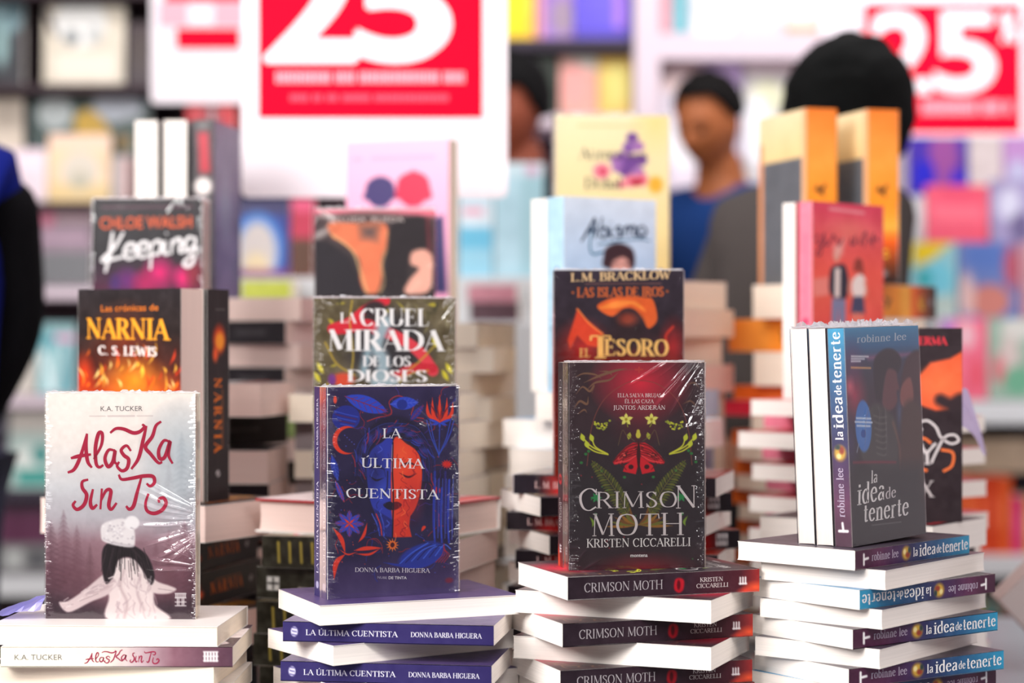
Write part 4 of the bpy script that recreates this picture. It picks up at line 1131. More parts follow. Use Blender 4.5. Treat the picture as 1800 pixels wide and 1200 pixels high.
c.poly([(340, 520), (400, 520), (500, 590), (540, 690), (560, 760), (360, 760)], (54, 50, 56), 1, 6); c.poly([(690, 440), (840, 420), (850, 560), (760, 600), (740, 740), (660, 740), (660, 600)], (52, 46, 50), 1, 8, True)
c.poly([(770, 570), (820, 555), (856, 580), (860, 650), (840, 740), (740, 745), (760, 690), (800, 640), (765, 620)], (250, 190, 170), 1, 6, True); c.line([(800, 700), (760, 740)], 26, (255, 200, 180), .9, 6)
c.line([(840, 420), (846, 560)], 14, (160, 60, 70), .7, 8)
c.text('LUISA  RUEDA', 460, 736, 436, 22, (220, 206, 200), 'sans')
s = Canvas(246, T_B3*1000, 2, (196, 184, 186)); s.mottle(20, 9)
K_DUO = Kind('duo', .161, .246, T_B3 - .0003, c, s, (120, 96, 100), 'down', M_PAGE2)

K_GREY = Kind('grey', .15, .222, T_B3 - .0003, Canvas(150, 222, 12, (120, 104, 106)), Canvas(222, T_B3*1000, 4, (150, 138, 140)), (120, 96, 100), 'down', M_PAGE2)
T_C3 = (ZP(690, 2.66) - TABLE_Z) / 10
c = Canvas(153, 261, 1.3, (190, 214, 234), [(325, 378), (725, 372), (725, 1180), (325, 1190)])
c.grad([(0, (214, 226, 240)), (.3, (182, 206, 232)), (.7, (160, 196, 226)), (1, (150, 180, 214))]).mottle(22, 18, 3)
c.poly([(610, 670), (500, 665), (495, 620), (505, 585), (545, 562), (590, 565), (625, 590), (632, 640)], (58, 38, 44), 1, 5, True)
c.ell((570, 668), 44, 56, (216, 158, 146), 1, 6); c.poly([(520, 640), (520, 600), (570, 585), (620, 610), (618, 640), (580, 618)], (58, 38, 44), 1, 5, True); c.line([(535, 648), (560, 646)], 5, (60, 40, 46), .9, 2); c.line([(582, 646), (606, 648)], 5, (60, 40, 46), .9, 2)
c.poly([(450, 1000), (480, 760), (570, 720), (660, 760), (700, 1000)], (70, 90, 130), 1, 6)
script(c, 'Abismo', 410, 552, 112, 88, 11, (50, 66, 90), -.10)
c.pen([(446, 500), (436, 580), (450, 612), (495, 600)], 9, (46, 110, 142)); c.pen([(470, 572), (560, 552), (650, 540), (700, 545)], 6, (46, 110, 142))
s = Canvas(261, T_C3*1000, 1.6, (176, 212, 232)); s.mottle(30, 10)
script(s, 'Abismo', 70, 26, 40, 18, 2.6, (70, 120, 150))
K_SKY = Kind('sky', .153, .261, T_C3 - .0003, c, s, (190, 214, 232), 'up', M_PAGE)

T_D3 = (ZP(703, 2.645) - TABLE_Z) / 17
c = Canvas(153, 263, 1.3, (232, 84, 84), [(390, 434), (722, 428), (724, 1205), (392, 1215)])
c.grad([(0, (226, 66, 96)), (.12, (236, 90, 100)), (.35, (240, 90, 76)), (.5, (236, 96, 80)), (1, (226, 60, 76))]).mottle(26, 20, 5)
c.glow((560, 540), 160, 60, (246, 140, 120), .6); c.poly([(395, 740), (465, 725), (470, 800), (400, 810)], (240, 136, 124), .9, 5)
c.ell((503, 640), 16, 22, (226, 160, 140), 1, 3); c.poly([(486, 600), (520, 590), (545, 560), (530, 640), (490, 650)], (240, 170, 160), .7, 8)
c.poly([(480, 690), (505, 678), (540, 676), (556, 720), (556, 770), (545, 810), (490, 808), (470, 780), (472, 720)], (48, 44, 60), 1, 3, True); c.poly([(496, 690), (520, 690), (518, 806), (494, 806)], (236, 220, 214), 1, 3)
c.poly([(482, 812), (545, 812), (545, 1000), (520, 1000), (512, 850), (504, 1000), (478, 1000)], (128, 132, 166), 1, 3)
c.ell((604, 672), 17, 22, (226, 150, 126), 1, 3); c.poly([(585, 700), (586, 660), (604, 645), (624, 660), (630, 730), (612, 700)], (150, 60, 50), 1, 4, True)
c.poly([(588, 720), (620, 710), (640, 740), (628, 800), (586, 800), (572, 760)], (240, 226, 220), 1, 3, True); c.poly([(578, 800), (630, 796), (636, 866), (568, 868)], (70, 70, 100), 1, 3); c.line([(590, 870), (592, 1000)], 14, (226, 150, 126), 1, 2); c.line([(616, 870), (618, 1000)], 14, (226, 150, 126), 1, 2)
c.line([(570, 730), (560, 770), (575, 800)], 10, (226, 150, 126), 1, 2); c.line([(634, 740), (644, 780), (630, 800)], 10, (226, 150, 126), 1, 2)
PW = (104, 44, 66)
for pts in ([(420, 560), (408, 580), (420, 600), (440, 570), (446, 560), (430, 640), (410, 636), (440, 600)], [(455, 580), (448, 600), (466, 600), (470, 578)], [(480, 590), (486, 560), (500, 580)], [(505, 570), (512, 600), (530, 570)], [(572, 566), (566, 590), (580, 590), (590, 556), (586, 596)], [(606, 570), (612, 590), (622, 560), (640, 540), (630, 600)], [(650, 560), (662, 580), (676, 540), (668, 600)], [(680, 570), (690, 560), (700, 575)]): c.pen(pts, 6, PW)
c.line([(470, 458), (630, 462)], 10, (250, 190, 190), .6, 3, False)
s = Canvas(263, T_D3*1000, 1.6, (236, 130, 150)); s.mottle(16, 9); s.text('SAQUEO', 24, 60, 15, 8, (252, 236, 236), 'sans', True); s.ell((104, 11), 5, 5, (196, 50, 90), .9, 2); s.line([(120, 11), (220, 11)], 2, (214, 90, 120), .8, 1, False)
K_PINK = Kind('pink', .153, .263, T_D3 - .0003, c, s, (226, 90, 100), 'up', M_PAGE)

# ------------------------------------------------------------------ back row
T_A4 = (ZP(524, 2.95) - TABLE_Z) / 15
c = Canvas(150, 262, 3, (108, 92, 132)); c.mottle(60, 30, 2); c.glow((60, 120), 60, 80, (160, 170, 190), .8)
t_ = T_A4 * 1000
s = Canvas(262, t_, 2, (58, 52, 56)); s.poly([(18, 9), (78, 6), (78, t_ - 12), (18, t_ - 9)], (186, 44, 60), 1, 4); s.ell((98, t_*.5), 13, 13, (236, 224, 220), 1, 4); s.ell((8, t_*.5), 6, 10, (110, 106, 106), .9, 3); s.mottle(16, 10)
K_DUSK = Kind('dusk', .150, .262, T_A4 - .0003, c, s, (64, 56, 60), 'down', M_PAGE)
s = Canvas(240, t_, 3, (34, 30, 34)); s.mottle(20, 10); s.line([(40, t_*.5), (100, t_*.5)], 7, (96, 92, 94), .7, 3, False); s.line([(150, t_*.5), (200, t_*.5)], 7, (96, 92, 94), .7, 3, False)
K_BLACK = Kind('black', .150, .24, T_A4 - .0003, Canvas(150, 240, 12, (52, 44, 48)), s, (150, 120, 122), 'down', M_PAGE3)
s = Canvas(240, t_, 3, (140, 160, 100)); s.mottle(40, 10)
K_GREEN = Kind('green', .150, .24, T_A4 - .0003, Canvas(150, 240, 12, (214, 208, 214)), s, (150, 120, 122), 'down', M_PAGE3)

T_B4 = (ZP(568, 2.95) - TABLE_Z) / 13
c = Canvas(166, 272, 1.6, (246, 200, 222), [(460, 85), (914, 85), (912, 890), (460, 895)])
c.grad([(0, (246, 182, 208)), (.5, (246, 168, 198)), (1, (240, 160, 192))])
c.poly([(545, 345), (545, 310), (560, 265), (612, 244), (664, 265), (680, 310), (680, 345)], (64, 52, 104), 1, 5, True); c.poly([(690, 345), (684, 300), (700, 250), (760, 228), (815, 250), (832, 300), (828, 350)], (200, 44, 76), 1, 5, True)
c.ell((612, 312), 66, 66, (64, 52, 104), 1, 4); c.ell((758, 304), 72, 74, (200, 44, 76), 1, 4); c.poly([(745, 236), (760, 216), (772, 240)], (200, 44, 76), 1, 4)
c.poly([(830, 440), (890, 420), (905, 760), (850, 760)], (50, 46, 92), 1, 8); c.poly([(520, 400), (690, 380), (700, 760), (500, 760)], (60, 60, 110), 1, 8); c.poly([(690, 390), (840, 390), (850, 760), (690, 760)], (180, 60, 90), 1, 8)
for x0, x1 in ((490, 530), (575, 640), (650, 700), (712, 850)): c.line([(x0, 163), (x1, 163)], 14, (214, 160, 188), .9, 4, False)
s = Canvas(272, T_B4*1000, 3, (240, 160, 190))
K_HEADS = Kind('heads', .166, .272, T_B4 - .0003, c, s, (232, 120, 160), 'down', M_PAGE2)
s = Canvas(206, T_B4*1000, 3, (206, 190, 170)); s.mottle(30, 12)
K_TAN = Kind('tan', .146, .206, T_B4 - .0003, Canvas(146, 206, 12, (214, 196, 180)), s, (200, 180, 160), 'down', M_PAGE2)
s = Canvas(206, T_B4*1000, 3, (126, 116, 104)); s.mottle(40, 12)
K_MOSS = Kind('moss', .146, .206, T_B4 - .0003, Canvas(146, 206, 12, (140, 126, 110)), s, (150, 134, 116), 'down', M_PAGE2)

T_C4 = (ZP(495, 2.95) - TABLE_Z) / 13
c = Canvas(170, 246, 1.4, (248, 234, 190), [(285, 55), (755, 62), (755, 730), (285, 735)])
c.grad([(0, (250, 238, 200)), (1, (248, 226, 160))]); c.glow((700, 90), 120, 160, (250, 226, 150), .8)
for x, y, r in ((604, 150, 24), (590, 190, 26), (630, 185, 22), (560, 235, 30), (600, 250, 34), (640, 240, 26), (545, 270, 24), (580, 285, 28), (630, 290, 24), (530, 240, 18)): c.ell((x, y), r, r * .9, [(150, 100, 178), (128, 78, 160), (176, 120, 190)][(x + y) % 3], .95, 5)
for x, y, r in ((478, 285, 36), (600, 325, 30), (640, 320, 30), (560, 340, 18)): c.ell((x, y), r, r * .9, (244, 150, 170), .95, 6); c.ell((x + 4, y + 2), r * .45, r * .4, (224, 70, 100), .95, 5)
c.ell((622, 330), 20, 14, (190, 30, 60), 1, 5); c.ell((700, 340), 30, 34, (246, 190, 60), .95, 8)
c.text('Aurora', 384, 560, 236, 44, (70, 62, 56), 'serif'); c.text('Boreal', 580, 664, 236, 30, (92, 66, 90), 'serif'); c.text('Dubal', 408, 560, 356, 44, (70, 62, 56), 'serif')
c.line([(380, 100), (640, 104)], 9, (240, 214, 160), .9, 3, False)
s = Canvas(246, T_C4*1000, 2, (226, 222, 206)); s.mottle(24, 10)
K_YELLOW = Kind('yellow', .170, .246, T_C4 - .0003, c, s, (246, 230, 180), 'down', M_PAGE2)
s = Canvas(235, T_C4*1000, 3, (206, 184, 110)); s.mottle(30, 12)
K_STRAW = Kind('straw', .155, .235, T_C4 - .0003, Canvas(155, 235, 12, (226, 200, 180)), s, (206, 180, 120), 'down', M_PAGE2)
K_STRAW2 = Kind('straw_rosy', .155, .235, T_C4 - .0003, Canvas(155, 235, 12, (70, 60, 58)), s, (230, 200, 170), 'down', M_PAGE3)

T_D4 = .0505
c = Canvas(160, 255, 1.6, (246, 226, 180))
c.grad([(0, (246, 224, 180)), (.27, (246, 212, 150)), (.28, (110, 112, 116)), (1, (90, 92, 98))])
c.poly([(0, 40), (14, 40), (14, 255), (0, 255)], (236, 160, 110)); c.poly([(146, 0), (160, 0), (160, 255), (146, 255)], (248, 190, 140)); c.poly([(14, 72), (146, 72), (146, 255), (14, 255)], (98, 102, 108), 1, 1); c.mottle(16, 20)
s = Canvas(255, 50, 1.6, (246, 150, 50)); s.gradx([(0, (244, 130, 50)), (.3, (250, 160, 66)), (.55, (250, 150, 40)), (.68, (250, 180, 70)), (.76, (240, 100, 30)), (1, (40, 34, 36))]).mottle(14, 14)
s.line([(112, 20), (122, 26), (118, 34)], 5, (80, 50, 30), .9, 1, False); s.line([(114, 32), (126, 22)], 4, (80, 50, 30), .9, 1, False); s.text('AL', 200, 222, 36, 18, (240, 190, 60), 'serifbold'); s.ell((240, 25), 5, 6, (150, 150, 156), .9, 2)
b_ = Canvas(160, 255, 1.6, (246, 226, 180)); b_.a[:] = c.a[:, ::-1]
K_AMBER = Kind('amber', .160, .255, T_D4 - .0004, c, s, b_, 'down', M_PAGE2)
s = Canvas(240, 23, 3, (206, 44, 66)); s.mottle(50, 20); s.ell((60, 11), 8, 6, (120, 20, 50), .7, 3)
K_RED = Kind('red', .155, .24, .0228 - .0004, Canvas(155, 240, 12, (226, 130, 130)), s, (210, 60, 70), 'down', M_PAGE2)
s = Canvas(240, 23, 3, (224, 108, 40)); s.mottle(50, 20)
K_RUST = Kind('rust', .155, .24, .0228 - .0004, Canvas(155, 240, 12, (170, 120, 100)), s, (226, 180, 150), 'down', M_PAGE2)
# ------------------------------------------------------------------ shrink wrap of the books that show it
K_ALASKA.wrap = film_mesh(K_ALASKA, fans=[(.185, .10, 150, 218, .026, .085, 3.4, 1), (.18, .05, 130, 180, .022, .07, 4, 1)], tick=.8, tick_len=.006, seed=5)
K_ULTIMA.wrap = film_mesh(K_ULTIMA, step=.0004, fans=[(.12, .178, 140, 195, .0, .035, 8, .8)], tick=1.1, tick_len=.011, seed=9)
K_CRIMSON.wrap = film_mesh(K_CRIMSON, step=.0004, fans=[(.175, .262, 212, 254, .04, .13, 1.45, 1.9), (.165, .16, 165, 225, .016, .045, 5, 1.5), (-.012, -.014, 20, 75, .014, .05, 5, 1)], tick=1, tick_len=.010, seed=12, fin=.002)
K_TENERTE.wrap = film_mesh(K_TENERTE, fans=[(.07, .24, 250, 290, .1, .14, 5, .3)], tick=.3, seed=15, fin=.0075)
K_LEAF.wrap = film_mesh(K_LEAF, fans=[(.19, .26, 190, 260, .02, .065, 3.4, 1), (-.025, .255, 280, 350, .02, .06, 3.4, 1)], tick=1, tick_len=.012, seed=18, step=.0007)
K_DRAGON.wrap = film_mesh(K_DRAGON, tick=.6, tick_len=.006, seed=21, step=.001, wob=.0012)
K_DUO.wrap = film_mesh(K_DUO, fans=[(.0, .25, 270, 330, .005, .04, 8, 1)], tick=.8, seed=24, step=.0012, fin=.004, wob=.0015)
K_YELLOW.wrap = film_mesh(K_YELLOW, tick=.4, seed=27, step=.0016, fin=.005)
K_KEEP.wrap = film_mesh(K_KEEP, fans=[(.12, .25, 230, 300, .005, .03, 8, 1)], tick=.6, tick_len=.005, seed=29, step=.0012)

# ------------------------------------------------------------------ the display table
tb = empty('display_table', (0.12, 2.52, 0))
tag(tb, 'pale grey display table carrying all the stepped stacks of books', 'table')
MT = mat_plain('laminate_grey', (150, 158, 166), .28, .05, 12)
ML = mat_plain('steel_leg', (120, 122, 126), .4, .05, 20, .8)
MB().box(-.78, -.74, TABLE_Z - .03, .86, .74, TABLE_Z).build('tabletop', MT, tb, .003)
MB().box(-.70, -.66, TABLE_Z - .10, .78, .66, TABLE_Z - .031).build('apron', ML, tb)
for sx, sy in ((-.68, -.64), (.74, -.64), (-.68, .62), (.74, .62)):
    MB().box(sx, sy, 0, sx + .05, sy + .05, TABLE_Z - .101).build('leg', ML, tb, .004)

# ------------------------------------------------------------------ front row
Yf = 2.06
dA = 'under the pale snowy cover'
gA = 'paperbacks stacked under the pale snowy cover'
zA = ZP(1087, Yf)
fill = [(K_ALASKA, 12, 400, 432, 'F', 'front', 'white page edge paperback lying flat'), (K_ALASKA, 8, 408, 428, 'S', 'front', 'pale mauve spine paperback lying flat')]
stack([(K_ALASKA, -18, 382, 436, 'F', 'back', 'cream page edge paperback lying flat'),
       (K_ALASKA, 12, 408, 430, 'S', 'front', 'cream to mauve paperback, handwritten spine out'),
       (K_ALASKA, -16, 376, 430, 'F', 'front', 'cream page edge paperback lying flat')] + [], zA, 2.0, dA, gA, fill)
gu = 'upright copies of the pale snowy cover'
for k in (2, 1, 0):
    a = math.radians(-2)
    off = k * (K_ALASKA.T + .0012)
    standing(K_ALASKA, 80 + (k == 2) * 3 + (k == 1) * 5, Yf + off, zA + .0003, -2,
             ['front paperback with pale snowy cover, red handwriting and woman in white hat', 'middle paperback wedged behind the pale snowy front copy', 'rear paperback at the back of the three pale snowy copies'][k], group=gu, wrap=(k == 0))

zB = ZP(1053, 2.05)
dB = 'under the two-tone face cover'; gB = 'paperbacks stacked under the two-tone face cover'
fill = [(K_ULTIMA, 482, 586, 896, 'H', 'back', 'white page edge paperback lying flat'), (K_ULTIMA, 503, 864, 896, 'S', 'back', 'indigo spine paperback lying flat')]
stack([(K_ULTIMA, 495, 562, 903, 'H', 'back', 'purple backed paperback lying page edge out', .0),
       (K_ULTIMA, 515, 868, 897, 'S', 'back', 'indigo paperback with lettered spine out'),
       (K_ULTIMA, 480, 586, 896, 'H', 'back', 'white page edge paperback lying crosswise'),
       (K_ULTIMA, 503, 864, 898, 'S', 'back', 'indigo paperback with lettered spine out')], zB, 2.0, dB, gB, fill)
a = math.radians(24)
gu = 'upright copies of the two-tone face cover'
standing(K_ULTIMA, 575, 2.045, zB + .0003, 24, 'indigo paperback with a face half blue half red, front copy', group=gu, wrap=True)
X1 = XP(575, 2.045) - math.sin(a) * (T_B1 + .0012); Y1 = 2.045 + math.cos(a) * (T_B1 + .0012)
standing(K_ULTIMA, 900 + X1 / Y1 * FPX, Y1, zB + .0003, 24, 'paperback standing tight behind the half blue half red face copy', group=gu)

zC = ZP(1003, 2.05)
dC = 'under the red moth cover'; gC = 'paperbacks stacked under the red moth cover'
fill = [(K_CRIMSON, 898, 985, 1318, 'T', 'front', 'dark plum spine paperback lying flat'), (K_CRIMSON, 906, 1250, 1316, 'F', 'front', 'white page edge paperback lying flat')]
fill[0] = (K_CRIMSON, 915, 997, 1328, 'H', 'front', 'dark plum spine paperback lying flat')
stack([(K_CRIMSON, 913, 998, 1333, 'H', 'front', 'dark plum paperback with lettered spine out'),
       (K_CRIMSON, 909, 1250, 1320, 'F', 'front', 'white page edge paperback lying crosswise'),
       (K_CRIMSON, 899, 989, 1323, 'H', 'front', 'dark plum paperback with lettered spine out'),
       (K_CRIMSON, 905, 1250, 1315, 'F', 'front', 'white page edge paperback lying crosswise'),
       (K_CRIMSON, 899, 985, 1320, 'H', 'front', 'dark plum paperback with lettered spine out')], zC, 1.995, dC, gC, fill)
a = math.radians(11)
gu = 'upright copies of the red moth cover'
standing(K_CRIMSON, 1000, 2.05, zC + .0003, 11, 'dark paperback with red moth and ferns, front copy', group=gu, wrap=True)
X1 = XP(1000, 2.05) - math.sin(a) * (T_C1 + .0016); Y1 = 2.05 + math.cos(a) * (T_C1 + .0016)
standing(K_CRIMSON, 900 + X1 / Y1 * FPX - 1, Y1, zC + .0003, 11, 'dark paperback standing tight behind the red moth front copy', group=gu)

zD = ZP(960, 2.03)
dD = 'under the teal couple cover'; gD = 'paperbacks stacked under the teal couple cover'
pg = 'white page paperback lying corner forward'
fill = [(K_TENERTE, 1318, 1505, 1760, 'H', 'front', 'teal to plum spine paperback lying flat'), (K_TENERTE, 1322, 1552, 1722, 'F', 'back', pg)]
stack([(K_TENERTE, 1290, 1503, 1705, 'T', 'back', 'teal to plum paperback, spine facing right'),
       (K_TENERTE, 1334, 1557, 1733, 'H', 'back', pg),
       (K_TENERTE, 1319, 1511, 1750, 'H', 'front', 'teal to plum paperback, spine lettering upside down'),
       (K_TENERTE, 1330, 1551, 1738, 'H', 'back', pg),
       (K_TENERTE, 1319, 1499, 1754, 'T', 'back', 'teal to plum paperback with bright lettered spine'),
       (K_TENERTE, 1320, 1547, 1720, 'H', 'back', pg),
       (K_TENERTE, 1320, 1492, 1768, 'T', 'back', 'teal to plum paperback with teal spine end')], zD, 1.985, dD, gD, fill)
gu = 'three upright books beside the teal couple cover'
yw = -42; a = math.radians(yw); ln = -2.2
bx = 1498; by = 2.012
standing(K_TENERTE, bx, by, zD + .0003, yw, 'teal topped paperback showing spine and a couple nose to nose', 'spine', 'R', ln, group=gu, wrap=True)
for k in (1, 2):
    dx = -math.cos(a) * (T_D1 + .0024) * k; dy = -math.sin(a) * (T_D1 + .0024) * k
    X1 = XP(bx, by) + dx; Y1 = by + dy
    standing(K_TENERTE, 900 + X1 / Y1 * FPX, Y1, zD + .0003, yw,
             'upright paperback showing only white page edge, ' + ('touching the teal spine' if k == 1 else 'farther from the teal spine'), 'fore', 'R', ln, group=gu, wrap=True)

# ------------------------------------------------------------------ second row
zA2 = ZP(888, 2.315)
dA2 = 'under the fiery cover'; gA2 = 'thick black paperbacks stacked under the fiery cover'
fill = [(K_FIRE, 120, 330, 452, 'F', 'front', 'thick black paperback lying flat'), (K_FIRE, 130, 300, 440, 'H', 'front', 'black paperback lying spine forward'), (K_FIRE, 110, 350, 430, 'S', 'front', 'thick black paperback lying spine out'), (K_FIRE, 125, 270, 440, 'H', 'back', 'thick black paperback lying flat')]
fill = [fill[1], fill[1], fill[0], fill[1]]
stack([(K_FIRE, 120, 360, 432, 'F', 'front', 'thick black paperback with rosy page edge')], zA2, 2.305, dA2, gA2, fill)
gu = 'upright copies of the fiery cover'
yw = -29; a = math.radians(yw)
standing(K_FIRE, 318, 2.32, zA2 + .0003, yw, 'thick paperback with flames and orange title on black', 'front', 'R', group=gu)
dx = -math.sin(a) * (T_A2 + .006); dy = math.cos(a) * (T_A2 + .006)
X1 = XP(318, 2.32) + dx; Y1 = 2.32 + dy
standing(K_FIRE, 900 + X1 / Y1 * FPX, Y1, zA2 + .0003, yw, 'thick black book showing its spine with orange letters down it', 'back', 'R', group=gu)

zB2 = ZP(880, 2.315)
dB2 = 'under the leafy cover'; gB2 = 'olive paperbacks stacked under the leafy cover'
z = zB2 - K_HARD.T
lying(K_HARD, 447, 750, 882, 2.235, z, 'F', 'front', 'red hardcover lying flat with rosy pages, topmost of the stack under the leafy cover', 'books stacked under the leafy cover')
fill = [(K_LEAF, 478, 800, 850, 'S', 'front', 'dark olive wrapped paperback lying spine out')]
stack([(K_LEAF, 488, 800, 858, 'S', 'front', 'dark olive wrapped paperback with pale spine block'), (K_LEAF, 452, 780, 870, 'S', 'back', 'dark olive wrapped paperback lying spine out')], z - .0003, 2.245, 'under the red hardcover', gB2, fill)
gu = 'upright copy of the leafy cover'
standing(K_LEAF, 551, 2.325, zB2 + .0003, 6, 'paperback with leaves, red ribbon and big white title lettering', wrap=True)

zC2 = ZP(838, 2.325)
dC2 = 'under the dragon cover'; gC2 = 'red and black paperbacks stacked under the dragon cover'
fill = [(K_DRAGON, 905, 1255, 1290, 'S', 'front', 'red and black spine paperback lying flat'), (K_DRAGON, 895, 965, 1290, 'H', 'front', 'white page corner paperback lying flat')]
stack([(K_DRAGON, 893, 1258, 1296, 'S', 'front', 'red and black paperback, lettered spine out', 0, True),
       (K_DRAGON, 880, 950, 1285, 'H', 'front', 'red and black paperback with white page corner forward'),
       (K_DRAGON, 912, 1240, 1275, 'S', 'front', 'red and black paperback, lettered spine out'),
       (K_DRAGON, 893, 966, 1300, 'H', 'front', 'red and black paperback with white page corner forward')], zC2, 2.30, dC2, gC2, fill)
standing(K_DRAGON, 974, 2.33, zC2 + .0003, 2, 'dark paperback with an orange dragon and gold lettering', wrap=True)

zD2 = ZP(917, 2.365)
dD2 = 'under the black and orange cover'; gD2 = 'paperbacks stacked under the black and orange cover'
fill = [(K_ORANGE, 1340, 1560, 1728, 'H', 'front', 'white page paperback lying flat'), (K_ORANGE, 1350, 1630, 1722, 'F', 'back', 'white page paperback lying crosswise')]
stack([(K_ORANGE, 1334, 1640, 1735, 'F', 'front', 'orange topped paperback with white page edge', 0, True)], zD2, 2.305, dD2, gD2, fill)
ob = standing(K_ORANGE, 1466, 2.38, zD2 + .0003, -9, 'black and orange cover paperback half hidden behind the teal couple cover')
# loose flap of its wrapper
def flap(parent_M, pts, nu, nv, mat, name, parent, rough=.004, seed=1):
    rg = random.Random(seed); V = []; F = []
    a, b, c_, d = [Vector(p) for p in pts]
    for j in range(nv):
        for i in range(nu):
            u = i / (nu - 1); v = j / (nv - 1)
            p = a.lerp(b, u).lerp(d.lerp(c_, u), v)
            p = p + Vector((rg.uniform(-1, 1), rg.uniform(-1, 1), rg.uniform(-1, 1))) * rough * min(1, 4*u*(1-u) + .3)
            V.append(tuple(parent_M @ p))
    for j in range(nv - 1):
        for i in range(nu - 1):
            k = j * nu + i; F.append((k, k+1, k+nu+1, k+nu))
    me = bpy.data.meshes.new(name); me.from_pydata(V, [], F); me.materials.append(mat)
    for p in me.polygons: p.use_smooth = True
    o = link(name, me, parent)
    md = o.modifiers.new('smooth', 'SUBSURF'); md.levels = 2; md.render_levels = 2
    return o
bpy.context.view_layer.update()
flap(ob.matrix_world.inverted(), [P(1676, 690, 2.365), P(1700, 680, 2.42), P(1738, 808, 2.46), P(1680, 740, 2.365)], 5, 6, M_LAV, 'shrink_wrap', ob, .005, 3)

# ------------------------------------------------------------------ third row
zA3 = ZP(672, 2.66)
gA3 = 'thick paperbacks stacked under the white scrawl cover'; dA3 = 'under the white scrawl cover'
fill = [(K_KEEP, 170, 470, 500, 'S', 'front', 'thick black paperback lying flat'), (K_KEEP, 180, 300, 480, 'H', 'front', 'black paperback lying spine forward'), (K_KEEP, 160, 436, 508, 'F', 'front', 'thick paperback with rosy page edge')]
stack([(K_KEEP, 180, 458, 496, 'F', 'front', 'thick paperback with rosy page edge'), (K_KEEP, 176, 300, 490, 'H', 'front', 'black paperback lying spine forward'), (K_KEEP, 166, 470, 494, 'F', 'back', 'thick paperback with rosy page edge')], zA3, 2.585, dA3, gA3, fill)
standing(K_KEEP, 356, 2.66, zA3 + .0003, -5, 'black paperback with white scrawled title and pink lights', 'front', 'R', wrap=True)

zB3 = ZP(692, 2.66)
stack([], zB3, 2.605, 'under the orange silhouette cover', 'paperbacks stacked under the orange silhouette cover', [(K_GREY, 552, 790, 826, 'F', 'front', 'grey paperback lying flat'), (K_GREY, 556, 786, 826, 'S', 'front', 'grey paperback lying flat')])
standing(K_DUO, 553, 2.66, zB3 + .0003, 4, 'grey wrapped paperback with two dark heads against orange', wrap=True)

zC3 = ZP(690, 2.66)
gC3 = 'paperbacks stacked under the pale blue cover'
stack([(K_SKY, 940, 1120, 1265, 'H', 'front', 'white page paperback lying flat'), (K_SKY, 900, 1190, 1255, 'F', 'front', 'white page edge paperback lying crosswise')], zC3, 2.60, 'under the pale blue cover', gC3,
      [(K_SKY, 912, 1040, 1240, 'H', 'front', 'pale paperback lying flat'), (K_SKY, 905, 1180, 1250, 'F', 'back', 'pale paperback lying crosswise')])
yw = -57; a = math.radians(yw); by = 2.64
standing(K_SKY, 991, by, zC3 + .0003, yw, 'pale blue paperback with dark handwriting and a dark haired man', 'spine', 'R', group='pale blue paperbacks standing')
X1 = XP(991, by) - math.cos(a) * (T_C3 + .003); Y1 = by - math.sin(a) * (T_C3 + .003)
standing(K_SKY, 900 + X1 / Y1 * FPX + 1, Y1, zC3 + .0003, yw, 'upright white page edge of the paperback beside the pale blue spine', 'fore', 'R', group='pale blue paperbacks standing')

zD3 = ZP(703, 2.645)
gD3 = 'paperbacks stacked under the coral couple cover'
wp = 'white page end paperback lying flat'; rp = 'coral spine paperback lying flat'
stack([(K_PINK, 1368, 1500, 1640, 'H', 'back', wp), (K_PINK, 1400, 1600, 1650, 'S', 'front', rp), (K_PINK, 1368, 1470, 1620, 'H', 'back', wp), (K_PINK, 1402, 1610, 1650, 'S', 'front', rp),
       (K_PINK, 1384, 1500, 1640, 'H', 'back', wp), (K_PINK, 1404, 1600, 1650, 'S', 'front', rp), (K_PINK, 1384, 1490, 1640, 'H', 'back', wp)], zD3, 2.58, 'under the coral couple cover', gD3,
      [(K_PINK, 1400, 1600, 1650, 'S', 'front', rp), (K_PINK, 1388, 1490, 1640, 'H', 'back', wp)])
yw = -48; a = math.radians(yw); by = 2.63
standing(K_PINK, 1427, by, zD3 + .0003, yw, 'coral paperback with a boy in dark jacket and a girl in skirt', 'spine', 'R', group='coral paperbacks standing')
X1 = XP(1427, by) - math.cos(a) * (T_D3 + .012); Y1 = by - math.sin(a) * (T_D3 + .012)
standing(K_PINK, 900 + X1 / Y1 * FPX + 6, Y1, zD3 + .0003, yw, 'upright white page edge of the paperback beside the coral spine', 'fore', 'R', group='coral paperbacks standing')

# ------------------------------------------------------------------ back row
zA4 = ZP(524, 2.95)
gA4 = 'paperbacks stacked behind the fiery cover'; dA4 = 'behind the fiery cover'
rb = 'rosy page paperback lying flat'
stack([(K_GREEN, 324, 528, 580, 'F', 'front', rb), (K_BLACK, 300, 502, 586, 'S', 'front', 'black spine paperback lying flat'), (K_GREEN, 330, 526, 588, 'F', 'front', rb), (K_BLACK, 320, 500, 588, 'S', 'front', 'black spine paperback lying flat'), (K_BLACK, 330, 536, 588, 'F', 'front', rb), (K_GREEN, 330, 530, 590, 'S', 'front', 'green spine paperback lying flat'), (K_BLACK, 330, 552, 592, 'F', 'front', rb), (K_BLACK, 350, 466, 592, 'H', 'front', 'black spine paperback lying flat')], zA4, 2.885, dA4, gA4,
      [(K_BLACK, 340, 552, 592, 'F', 'front', rb), (K_BLACK, 340, 496, 590, 'S', 'front', 'black spine paperback lying flat'), (K_GREEN, 350, 536, 592, 'F', 'back', rb)])
gu = 'row of upright books behind the white scrawl cover'
yw = -7; a = math.radians(yw); by = 2.93
standing(K_DUSK, 377, by, zA4 + .0003, yw, 'upright book with dark spine, red patch and white round mark', 'spine', 'R', group=gu)
